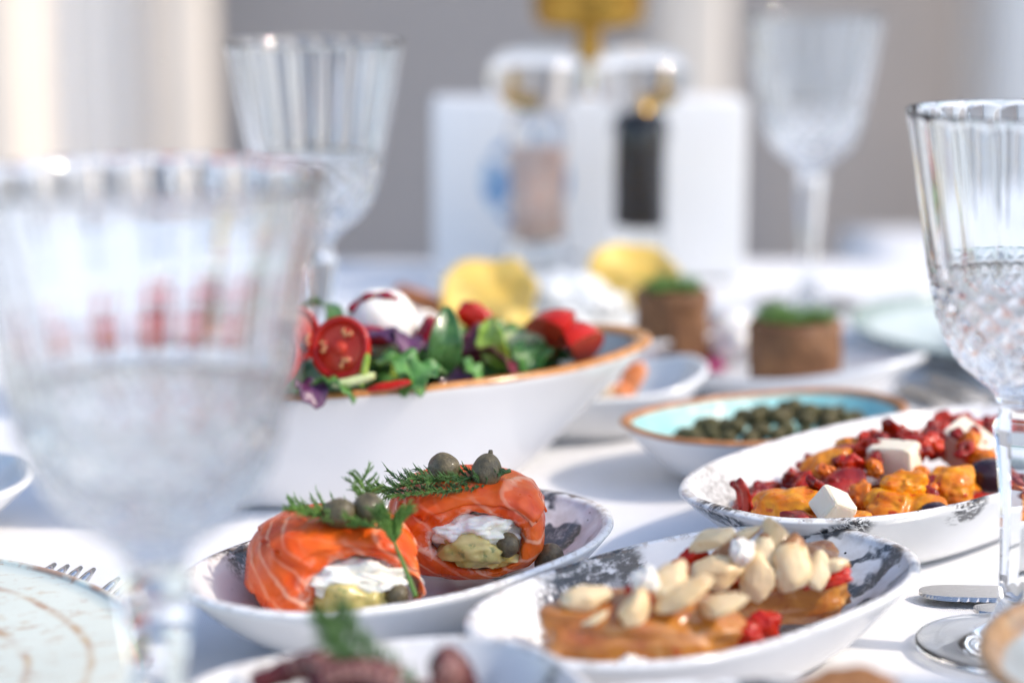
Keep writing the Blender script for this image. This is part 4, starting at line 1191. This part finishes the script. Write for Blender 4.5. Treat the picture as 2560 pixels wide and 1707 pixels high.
def leaf(loc, ln, wd, rot, label, mat, curl=0.5, ruffle=0.12, seed=0, cat='leaf', nm='salad_leaf', group='salad leaves in the bowl', cup=0.25):
    nu, nv = 24, 12
    v = []; f = []
    for j in range(nu + 1):
        u = j / nu
        w_ = wd * (math.sin(math.pi * (0.06 + 0.90 * u) ** 0.85)) ** 0.8
        for i in range(nv + 1):
            s = i / nv * 2 - 1
            x = s * w_ / 2
            y = (u - 0.5) * ln
            z = -curl * ln * (u - 0.5) ** 2 * 1.6 + cup * wd * s * s * 0.5 - 0.03 * wd * math.exp(-(s / 0.12) ** 2)
            z += ruffle * wd * 0.5 * abs(s) ** 1.5 * math.sin(u * 19 + seed + (2 if s > 0 else 0)) + 0.06 * wd * nz((x, y, 0), 120, seed)
            v.append((x, y, z))
    for j in range(nu):
        for i in range(nv):
            a = j * (nv + 1) + i
            f.append((a, a + 1, a + nv + 2, a + nv + 1))
    o = MB().add(v, f).build(nm, mat, None, loc=loc, rot=rot)
    so = o.modifiers.new('thick', 'SOLIDIFY'); so.thickness = 0.0006; so.offset = 0
    tag(o, label, cat, group)
    return o
M_tskin = organic('tomato skin', (0.40, 0.006, 0.003), (0.56, 0.018, 0.004), 40, 0.22, coat=0.3, bump=0.05)
M_tflesh = organic('tomato flesh', (0.56, 0.028, 0.014), (0.66, 0.09, 0.04), 90, 0.32, coat=0.15, bump=0.3, sss=0.15)
M_tgel = organic('tomato gel', (0.42, 0.012, 0.012), (0.55, 0.06, 0.02), 120, 0.12, coat=0.6, bump=0.3, sss=0.3)
M_seed = organic('tomato seed', (0.72, 0.42, 0.18), (0.66, 0.34, 0.14), 300, 0.35, bump=0.2)
def tomato_half(loc, r, rot, label, group='cherry tomato halves in the salad', seed=0):
    """cut face looks along local +Z"""
    e = empty('cherry_tomato', loc, rot)
    prof = []
    for i in range(13):
        a = math.pi / 2 * i / 12
        prof.append((max(0.02, math.sin(a)) * r, -math.cos(a) * r * 0.85))
    prof += [(r * 1.0, 0.0006), (r * 0.965, 0.0011), (r * 0.86, 0.0009), (r * 0.80, 0.0002), (r * 0.74, -0.0006)]
    MB().add(*lathe(prof, 48, None, cap0=True)).build('skin', M_tskin, e)
    vv, ff = blob((r * 0.80, r * 0.80, r * 0.16), 0.06, 2, seed, 3)
    MB().add(vv, ff).build('flesh', M_tflesh, e, loc=(0, 0, -r * 0.10))
    vv, ff = blob((r * 0.26, r * 0.26, r * 0.15), 0.1, 2, seed, 3)
    MB().add(vv, ff).build('core', M_tflesh, e, loc=(0, 0, r * 0.05))
    for k in range(3):
        a = k * 2.094 + seed
        vv, ff = blob((r * 0.24, r * 0.17, r * 0.12), 0.25, 2, seed + k, 3)
        g_ = MB().add(vv, ff).build('seed_chamber', M_tgel, e, loc=(0.52 * r * math.cos(a), 0.52 * r * math.sin(a), r * 0.03), rot=(0, 0, a + 1.57))
        for q in range(3):
            vv, ff = blob((r * 0.055, r * 0.085, r * 0.04), 0.1, 2, q, 2)
            MB().add(vv, ff).build('seed', M_seed, g_, loc=(r * 0.13 * (q - 1), r * 0.05 * ((q * 2) % 3 - 1), r * 0.11))
    tag(e, label, 'tomato', group)
def wedge(loc, s, rot, label, group='tomato wedges in the salad'):
    """tomato wedge: curved skin side, two flat cut sides"""
    e = empty('tomato_wedge', loc, rot)
    v = []; f = []
    n, m = 16, 8
    for j in range(n + 1):
        a = math.pi * (j / n) - math.pi / 2
        for i in range(m + 1):
            b = R(-38 + 76 * i / m)
            v.append((s * math.cos(a) * math.cos(b), s * math.cos(a) * math.sin(b), s * 1.15 * math.sin(a)))
    for j in range(n):
        for i in range(m):
            q = j * (m + 1) + i
            f.append((q, q + 1, q + m + 2, q + m + 1))
    MB().add(v, f).build('skin', M_tskin, e)
    for i in (0, m):
        vv = []; ff = []
        for j in range(n + 1):
            p = Vector(v[j * (m + 1) + i])
            vv += [p * 0.995, Vector((p.x * 0.62, p.y * 0.62, p.z * 0.97)), Vector((p.x * 0.12, 0, p.z * 0.95))]
        for j in range(n):
            for q in range(2):
                a = j * 3 + q
                ff.append((a, a + 1, a + 4, a + 3) if i == 0 else (a, a + 3, a + 4, a + 1))
        MB().add(vv, ff).build('flesh', M_tflesh, e)
    tag(e, label, 'tomato', group)

M_mozz = organic('mozzarella', (0.85, 0.80, 0.72), (0.87, 0.84, 0.78), 30, 0.35, bump=0.12, sss=0.35, coat=0.2)
M_beet = organic('beet', (0.22, 0.006, 0.025), (0.36, 0.012, 0.04), 80, 0.22, coat=0.5, bump=0.2, sss=0.15)
def cheese_ball(loc, r, label, rz=0, stripe=True):
    e = empty('cheese_ball', loc, (0, 0, rz))
    vv, ff = blob((r, r, r * 0.92), 0.06, 1.2, 7, 4)
    MB().add(vv, ff).build('ball', M_mozz, e)
    if stripe:
        pts = [(-r * 0.90 * math.cos(a), -r * 0.50, r * 0.80 * math.sin(a) + r * 0.06) for a in [R(x) for x in range(25, 130, 7)]]
        n_ = len(pts)
        MB().add(*tube(pts, [0.0013 + 0.0006 * math.sin(i * 1.3) for i in range(n_)], 8)).build('beet_streak', M_beet, e)
    tag(e, label, 'cheese', 'white cheese balls in the salad')

tomato_half((-0.0705, 0.8890, 0.0735), 0.0132, (R(72), R(-6), R(-22)), 'cherry tomato half showing its cut face at the left of the visible salad', seed=1)
cheese_ball((-0.0560, 0.9340, 0.0755), 0.0160, 'white cheese ball with red streak, in the salad')
cheese_ball((-0.1080, 0.9360, 0.0755), 0.0165, 'white cheese ball seen through the blurred foreground glass', 0.4, False)
leaf((-0.0785, 0.9390, 0.0810), 0.030, 0.016, (R(40), R(20), R(60)), 'dark green leaf curling over the left side of the cheese ball', M_leafd, 1.6, 0.05, 1)
leaf((-0.0280, 0.9120, 0.0715), 0.030, 0.0145, (R(80), R(8), R(8)), 'broad upright dark green leaf in the middle of the salad', M_leafd, 0.6, 0.05, 2)
leaf((-0.0455, 0.8920, 0.0665), 0.026, 0.018, (R(25), R(-8), R(70)), 'mid green leaf lying left of the upright leaf', M_leafm, 0.9, 0.2, 3)
leaf((-0.0370, 0.8890, 0.0635), 0.022, 0.016, (R(20), R(12), R(-50)), 'small green leaf touching the brown rim in the middle', M_leafm, 0.7, 0.2, 4)
leaf((-0.0090, 0.9310, 0.0685), 0.024, 0.013, (R(70), R(-20), R(-14)), 'lime green leaf right of the upright leaf', M_leafl, 0.9, 0.15, 5)
leaf((-0.0490, 0.9060, 0.0735), 0.022, 0.016, (R(35), R(-10), R(80)), 'purple cabbage leaf below the cheese ball', M_purple, 0.8, 0.1, 6)
leaf((-0.0440, 0.9110, 0.0735), 0.016, 0.014, (R(10), R(20), R(20)), 'small purple cabbage leaf right of the bigger one', M_purple, 0.9, 0.1, 7)
leaf((-0.0055, 0.9260, 0.0625), 0.024, 0.014, (R(30), R(15), R(75)), 'maroon leaf near the rim below the lime leaf', M_maroon, 0.6, 0.1, 8)
leaf((-0.0150, 0.9360, 0.0670), 0.020, 0.014, (R(60), R(0), R(-20)), 'maroon leaf behind the upright green leaf', M_maroon, 0.6, 0.1, 9)
leaf((0.0040, 0.9390, 0.0620), 0.020, 0.013, (R(40), R(0), R(40)), 'dark green leaf left of the tomato wedges', M_leafd, 0.8, 0.2, 10)
leaf((0.0120, 0.9420, 0.0610), 0.018, 0.012, (R(30), R(10), R(-40)), 'mid green leaf under the tomato wedges', M_leafm, 0.8, 0.2, 11)
leaf((-0.0190, 0.9160, 0.0610), 0.018, 0.012, (R(20), R(10), R(60)), 'pale grey-green leaf at the rim below the upright leaf', M_leafm, 0.8, 0.2, 12)
leaf((-0.0720, 0.8780, 0.0610), 0.020, 0.012, (R(15), R(10), R(80)), 'green leaf under the cut tomato at the rim', M_leafm, 0.7, 0.2, 13)
leaf((-0.0820, 0.8760, 0.0600), 0.018, 0.014, (R(20), R(0), R(30)), 'purple leaf under the cut tomato beside the glass', M_purple, 0.7, 0.2, 14)
scrap((-0.0500, 0.8805, 0.0595), (0.009, 0.002, 0.0016), (0, R(-8), R(8)), M_tskin, 101, 'flat red pepper strip along the brown rim', 'pepper', 'pepper_strip', 'pepper and beet pieces in the salad', 0.2)
scrap((-0.0585, 0.9180, 0.0730), (0.009, 0.003, 0.0040), (0, R(10), 0), M_beet, 102, 'beet slice under the left of the cheese ball', 'beet', 'beet_piece', 'pepper and beet pieces in the salad', 0.2)
scrap((-0.0375, 0.9260, 0.0730), (0.0030, 0.003, 0.0075), (0, R(30), 0), M_beet, 103, 'beet strip leaning right of the cheese ball', 'beet', 'beet_piece', 'pepper and beet pieces in the salad', 0.2)
scrap((-0.0160, 0.9540, 0.0745), (0.0080, 0.004, 0.0055), (0, R(35), 0), M_tskin, 104, 'red pepper corner above the lime leaf', 'pepper', 'pepper_strip', 'pepper and beet pieces in the salad', 0.25, 0.6)
scrap((-0.0640, 0.8795, 0.0620), (0.009, 0.002, 0.0018), (0, R(-12), R(10)), M_pale, 105, 'pale lettuce rib below the cut tomato', 'lettuce', 'lettuce_rib', 'pale lettuce ribs in the salad', 0.25)
scrap((-0.0600, 0.8805, 0.0660), (0.0015, 0.0015, 0.007), (0, R(12), 0), M_leafl, 106, 'short light green stalk beside the cut tomato', 'lettuce', 'lettuce_rib', 'pale lettuce ribs in the salad', 0.2)
scrap((0.0060, 0.9610, 0.0630), (0.013, 0.006, 0.0040), (0, 0, R(10)), M_pale, 107, 'pale cucumber strip behind the tomato wedges', 'lettuce', 'lettuce_rib', 'pale lettuce ribs in the salad', 0.25)
wedge((0.0200, 0.9540, 0.0590), 0.0185, (R(-10), R(-52), R(112)), 'rear tomato wedge pointing up near the bowl tip')
wedge((0.0270, 0.9490, 0.0565), 0.0170, (R(20), R(-60), R(60)), 'front tomato wedge resting on the rim near the bowl tip')
# the part of the salad behind the foreground glass
random.seed(5)
for k, (x, y, z) in enumerate(((-0.098, 0.884, 0.070), (-0.122, 0.880, 0.068), (-0.092, 0.905, 0.076), (-0.142, 0.880, 0.066), (-0.112, 0.905, 0.078), (-0.132, 0.900, 0.074), (-0.155, 0.888, 0.066))):
    tomato_half((x, y, z), 0.0125, (R(60 + 8 * k), R(-10 + 7 * k), R(-30 + 22 * k)), 'cherry tomato half seen only through the blurred foreground glass', 'tomatoes behind the foreground glass', seed=k + 4)
mats = [M_leafd, M_leafm, M_leafm, M_leafd, M_maroon, M_purple, M_leafl]
for k in range(52):
    a = random.uniform(0, 6.283); rr = math.sqrt(random.random())
    x = 0.098 * rr * math.cos(a); y = 0.040 * rr * math.sin(a)
    if k >= 34: x = random.uniform(0.0, 0.105); y = random.uniform(-0.02, 0.036) * (1 - x / 0.17)
    c13, s13 = math.cos(R(25)), math.sin(R(25))
    left = x < -0.035
    leaf((-0.063 + x * c13 - y * s13, 0.949 + x * s13 + y * c13, (0.056 if k >= 34 else 0.062 if left else 0.050) + 0.008 * (1 - rr) + random.uniform(0, 0.006)), random.uniform(0.022, 0.032), random.uniform(0.013, 0.02),
         (random.uniform(-0.6, 0.6), random.uniform(-0.6, 0.6), random.uniform(0, 6.28)),
         (['deep green', 'mid green', 'mid green', 'deep green', 'maroon', 'purple', 'lime green'][k % 7]) + (' salad leaf seen through the blurred glass at the left of the bowl' if left else ' leaf in the lower layer of the salad, under the showier pieces'),
         mats[k % 7], random.uniform(0.3, 1.0), 0.2, k + 20, group='salad leaves behind the foreground glass' if left else 'lower salad leaves')
bed('salad_mix', (-0.062, 0.949, 0.034), (0.096, 0.042, 0.022), R(25), M_leafd, 120, 'dense dark green bottom layer of the salad', 'salad')

# ================================================================== STUFFED ROLLS
M_dolma = organic('browned wrap', (0.13, 0.055, 0.025), (0.26, 0.125, 0.055), 70, 0.5, bump=0.7, bscale=260, bdist=0.0016, c3=(0.34, 0.18, 0.08), spot=-0.02)
M_magenta = organic('magenta sauce', (0.28, 0.012, 0.09), (0.38, 0.03, 0.15), 60, 0.15, coat=0.6, bump=0.1)
M_yog = organic('yoghurt', (0.85, 0.83, 0.80), (0.82, 0.79, 0.74), 50, 0.35, bump=0.3, sss=0.3)
def stuffed_roll(loc, r, h, seed, label):
    e = empty('stuffed_roll', loc, (0, 0, seed))
    def md(rr, z, a, j):
        return rr * (1 + 0.13 * nz((math.cos(a) * 1.4, math.sin(a) * 1.4, z * 60), 1.2, seed) + 0.012 * math.sin(3 * a + seed) + 0.012 * math.sin(z * 700 + 3 * nz((math.cos(a), math.sin(a), 0), 2, seed)))
    prof = [(0.001, 0.0), (r * 0.9, 0.0), (r * 0.98, 0.002)] + [(r * (1 + 0.03 * math.sin(math.pi * i / 10)), 0.002 + (h - 0.004) * i / 10) for i in range(1, 11)] + [(r * 0.93, h), (r * 0.6, h - 0.001), (0.001, h - 0.001)]
    MB().add(*lathe(prof, 64, md)).build('wrap', M_dolma, e)
    mb = MB()
    random.seed(int(seed * 10) + 3)
    for k in range(190):
        a = random.uniform(0, 6.283); q = r * 0.80 * random.random() ** 0.55
        p = Vector((q * math.cos(a), q * math.sin(a), h - 0.001 + random.uniform(0, 0.0030) + 0.0035 * max(0, nz((q * math.cos(a), q * math.sin(a), 0), 90, seed))))
        d = Vector((random.uniform(-1, 1), random.uniform(-1, 1), random.uniform(-0.1, 1.3))).normalized() * random.uniform(0.003, 0.0090)
        mb.add(*tube([p, p + d * 0.5 + Vector((0, 0, 0.0004)), p + d], [0.0006, 0.0006, 0.0003], 4))
    hb = mb.build('chopped_herbs', M_dill2, e)
    kind(hb, 'stuff')
    tag(e, label, 'stuffed roll', 'brown stuffed rolls')
stuffed_roll((0.0875, 1.190, 0.0080), 0.0200, 0.0385, 1.0, 'farther brown roll topped with chopped herbs, left on the boat dish')
stuffed_roll((0.1465, 1.128, 0.0080), 0.0240, 0.0330, 2.3, 'nearer brown roll topped with chopped herbs, right on the boat dish')
for k, (p, s, lb) in enumerate((((0.090, 1.184, 0.0062), (0.026, 0.022, 0.0035), 'magenta sauce under the farther brown roll'), ((0.152, 1.124, 0.0062), (0.029, 0.026, 0.0035), 'magenta sauce under the nearer brown roll'))):
    vv, ff = blob(s, 0.15, 2, 130 + k, 4)
    o = MB().add(vv, ff).build('sauce_pool', M_magenta, None, loc=p)
    tag(o, lb, 'sauce', 'magenta sauce pools')
vv, ff = blob((0.016, 0.012, 0.014), 0.3, 2, 133, 4)
o = MB().add(vv, ff).build('yoghurt_dollop', M_yog, None, loc=(0.1220, 1.196, 0.0180)); tag(o, 'white yoghurt dollop between and behind the two brown rolls', 'yoghurt')

# small dish contents
M_carrot = organic('orange fish strip', (0.80, 0.22, 0.06), (0.84, 0.40, 0.18), 80, 0.3, coat=0.3, bump=0.2, sss=0.3)
M_beige = organic('beige strip', (0.74, 0.54, 0.36), (0.78, 0.64, 0.48), 80, 0.4, bump=0.2, sss=0.2)
for k, (p, s, r_, mt, lb) in enumerate((((0.0575, 1.048, 0.0255), (0.0050, 0.0040, 0.0110), (0, R(24), 0), M_carrot, 'orange strip standing in the small dish'),
                                     ((0.0515, 1.042, 0.0200), (0.0050, 0.0035, 0.0060), (0, R(50), 0), M_carrot, 'orange strip lying left of the standing one'),
                                     ((0.0420, 1.042, 0.0210), (0.0070, 0.0040, 0.0070), (0, R(20), 0), M_beige, 'beige strip at the left in the small dish'),
                                     ((0.0280, 1.050, 0.0190), (0.0120, 0.0090, 0.0080), (0, 0, 0), M_beige, 'beige lump behind the bowl tip in the small dish'))):
    scrap(p, s, r_, mt, 140 + k, lb, 'strip', 'food_strip', 'strips in the small white dish', 0.2)

# crisps and dip
M_crisp = organic('yellow crisp', (0.80, 0.52, 0.10), (0.84, 0.62, 0.20), 60, 0.45, bump=0.5, bscale=200, bdist=0.001, sss=0.2, c3=(0.72, 0.40, 0.06), spot=-0.02)
def crisp(loc, rx, rz_, rot, seed, label):
    v = []; f = []
    nr, ns = 12, 48
    for j in range(nr + 1):
        q = j / nr
        for k in range(ns):
            a = 2 * math.pi * k / ns
            w_ = 1 + 0.16 * nz((math.cos(a), math.sin(a), 0), 1.8, seed) + 0.04 * nz((math.cos(a), math.sin(a), 0), 7, seed)
            x = rx * q * w_ * math.cos(a); y = rz_ * q * w_ * math.sin(a)
            v.append((x, y, 0.30 * rx * ((x / rx) ** 2 - 0.7 * (y / rz_) ** 2) + 0.0032 * nz((x, y, 0), 85, seed)))
    for j in range(nr):
        for k in range(ns):
            k2 = (k + 1) % ns
            f.append((j * ns + k, (j + 1) * ns + k, (j + 1) * ns + k2, j * ns + k2))
    o = MB().add(v, f).build('crisp', M_crisp, None, loc=loc, rot=rot)
    so = o.modifiers.new('thick', 'SOLIDIFY'); so.thickness = 0.0016
    tag(o, label, 'crisp', 'yellow crisps standing in the dip')
crisp((-0.0130, 1.1850, 0.0430), 0.0265, 0.0230, (R(72), R(-8), R(6)), 1, 'large yellow crisp standing left, in front of the salt mill')
crisp((0.0690, 1.2450, 0.0450), 0.0250, 0.0200, (R(70), R(14), R(-12)), 2, 'yellow crisp standing right, in front of the pepper mill')
crisp((0.0100, 1.1620, 0.0300), 0.0150, 0.0120, (R(50), R(10), R(-20)), 3, 'small yellow crisp at the foot of the large one')
M_rust = organic('rust brown piece', (0.34, 0.10, 0.035), (0.48, 0.20, 0.08), 80, 0.4, bump=0.4)
scrap((-0.0500, 1.2050, 0.0380), (0.016, 0.005, 0.005), (0, R(22), 0), M_rust, 150, 'rust brown strip left of the large crisp', 'strip', 'food_strip', 'rust brown pieces by the crisps', 0.25)
scrap((-0.0330, 1.1950, 0.0330), (0.010, 0.005, 0.005), (0, R(15), 0), M_rust, 151, 'small rust brown lump next to the large crisp', 'strip', 'food_strip', 'rust brown pieces by the crisps', 0.25)
M_egg = organic('yellow egg', (0.80, 0.55, 0.08), (0.82, 0.68, 0.28), 90, 0.4, bump=0.4, sss=0.2)
scrap((0.0190, 1.1560, 0.0270), (0.008, 0.006, 0.006), (0, 0, 0), M_egg, 152, 'yellow crumb right of the small crisp', 'crumb', 'crumb', 'yellow crumbs by the crisps', 0.3)
scrap((0.0270, 1.1580, 0.0270), (0.006, 0.005, 0.005), (0, 0, 0), M_egg, 153, 'farther yellow crumb towards the bowl tip', 'crumb', 'crumb', 'yellow crumbs by the crisps', 0.3)
t = NT('blue veined dip'); v = t.obj()
t.p(base=t.mix(t.mapr(t.noise(v, 75, 4, 0.6), 0.54, 0.64), (0.74, 0.76, 0.76), (0.05, 0.08, 0.13)), rough=0.4, normal=t.bump(t.noise(v, 120, 3), 0.4, 0.002))
M_dip = t.mat
vv, ff = blob((0.036, 0.024, 0.026), 0.25, 1.8, 155, 4, fine=0.04)
o = MB().add(vv, ff).build('cheese_dip', M_dip, None, loc=(0.0300, 1.2400, 0.0220)); tag(o, 'white dip mound with dark blue spots between the two crisps', 'dip')
vv, ff = blob((0.070, 0.038, 0.010), 0.12, 2.4, 156, 4, fine=0.04)
o = MB().add(vv, ff).build('dip_base', M_yog, None, loc=(0.0200, 1.2120, 0.0110), rot=(0, 0, R(14))); tag(o, 'pale dip spread under the standing crisps', 'dip')

# ================================================================== FRONT EDGE DISHES
M_octo = organic('octopus skin', (0.045, 0.006, 0.008), (0.12, 0.018, 0.018), 90, 0.25, coat=0.5, bump=0.6, bscale=240, bdist=0.0012)
M_octf = organic('octopus flesh', (0.16, 0.045, 0.045), (0.50, 0.30, 0.25), 90, 0.35, coat=0.3, bump=0.3, sss=0.3)
def octopus(path, r, label, seed):
    e = empty('octopus_piece', path[0])
    o = Vector(path[0])
    pts = [p - o for p in smooth_pts(path, 22)]
    MB().add(*tube(pts, [r * (1 - 0.5 * i / 21) * (1 + 0.08 * math.sin(i * 1.7)) for i in range(22)], 16)).build('tentacle', M_octo, e)
    for k in range(7):
        i = 2 + k * 2
        p = pts[i]; rr = r * (1 - 0.5 * i / 21)
        vv, ff = lathe([(rr * 0.50, 0.0), (rr * 0.52, rr * 0.18), (rr * 0.38, rr * 0.26), (rr * 0.18, rr * 0.08), (0.0002, rr * 0.05)], 14)
        d = Vector((0.1, -0.75, 0.6)).normalized()
        MB().add(vv, ff).build('sucker', M_octf, e, loc=p + d * rr * 0.86, rot=d.to_track_quat('Z', 'Y').to_euler())
    # pale cut end
    d = (pts[0] - pts[1]).normalized()
    vv, ff = lathe([(r * 0.92, -0.0006), (r * 0.86, 0.0006), (0.0003, 0.0010)], 18)
    MB().add(vv, ff).build('cut_end', M_octf, e, loc=pts[0], rot=d.to_track_quat('Z', 'Y').to_euler())
    tag(e, label, 'octopus', 'octopus pieces in the foreground dish')
octopus([(-0.0500, 0.5940, 0.0370), (-0.0550, 0.5970, 0.0395), (-0.0620, 0.6000, 0.0375), (-0.0740, 0.5980, 0.0335)], 0.0058, 'dark octopus arm at the left in the foreground dish', 1)
octopus([(-0.0330, 0.5890, 0.0365), (-0.0420, 0.5900, 0.0390), (-0.0510, 0.5890, 0.0380), (-0.0580, 0.5860, 0.0325)], 0.0064, 'thick octopus arm in the middle of the foreground dish', 2)
octopus([(-0.0170, 0.5890, 0.0395), (-0.0185, 0.5960, 0.0410), (-0.0150, 0.6020, 0.0365), (-0.0120, 0.6030, 0.0305)], 0.0058, 'small curled octopus tip right of the dill', 3)
vv, ff = blob((0.036, 0.026, 0.011), 0.2, 2.2, 160, 4, fine=0.05)
o = MB().add(vv, ff).build('octopus_heap', M_octf, None, loc=(-0.0370, 0.5890, 0.0225), rot=(0, 0, R(25))); tag(o, 'pale octopus flesh heaped under the dark arms', 'octopus', 'octopus pieces in the foreground dish')
M_dillblur = organic('soft dill green', (0.05, 0.12, 0.035), (0.10, 0.19, 0.06), 120, 0.5, bump=0.1)
dill([(-0.0510, 0.6060, 0.0500), (-0.0480, 0.6030, 0.0450), (-0.0430, 0.5980, 0.0420), (-0.0360, 0.5930, 0.0405), (-0.0270, 0.5860, 0.0395)], 'blurred dill sprig across the octopus at the bottom edge', M_dillblur, leaf_from=0.0, leaf_to=0.95, spread=0.0085, dens=30, seed=12, stem_r=0.0012)
t = NT('brown bread'); v = t.obj()
t.p(base=t.mix(t.mapr(t.noise(v, 160, 4, 0.6), 0.35, 0.65), (0.20, 0.075, 0.022), (0.38, 0.17, 0.06)), rough=0.75, normal=t.bump(t.noise(v, 260, 5, 0.7), 0.8, 0.002))
vv, ff = blob((0.019, 0.015, 0.0145), 0.2, 1.8, 170, 4, 0.75, fine=0.04)
o = MB().add(vv, ff).build('bread_piece', t.mat, None, loc=(0.0925, 0.580, 0.0270)); tag(o, 'brown toasted bread piece at the bottom edge, right of centre', 'bread')
vv, ff = blob((0.020, 0.018, 0.015), 0.2, 1.8, 171, 4)
o = MB().add(vv, ff).build('bread_piece', t.mat, None, loc=(-0.250, 0.862, 0.0200)); tag(o, 'dark brown bread piece in the white dish at the left edge', 'bread')
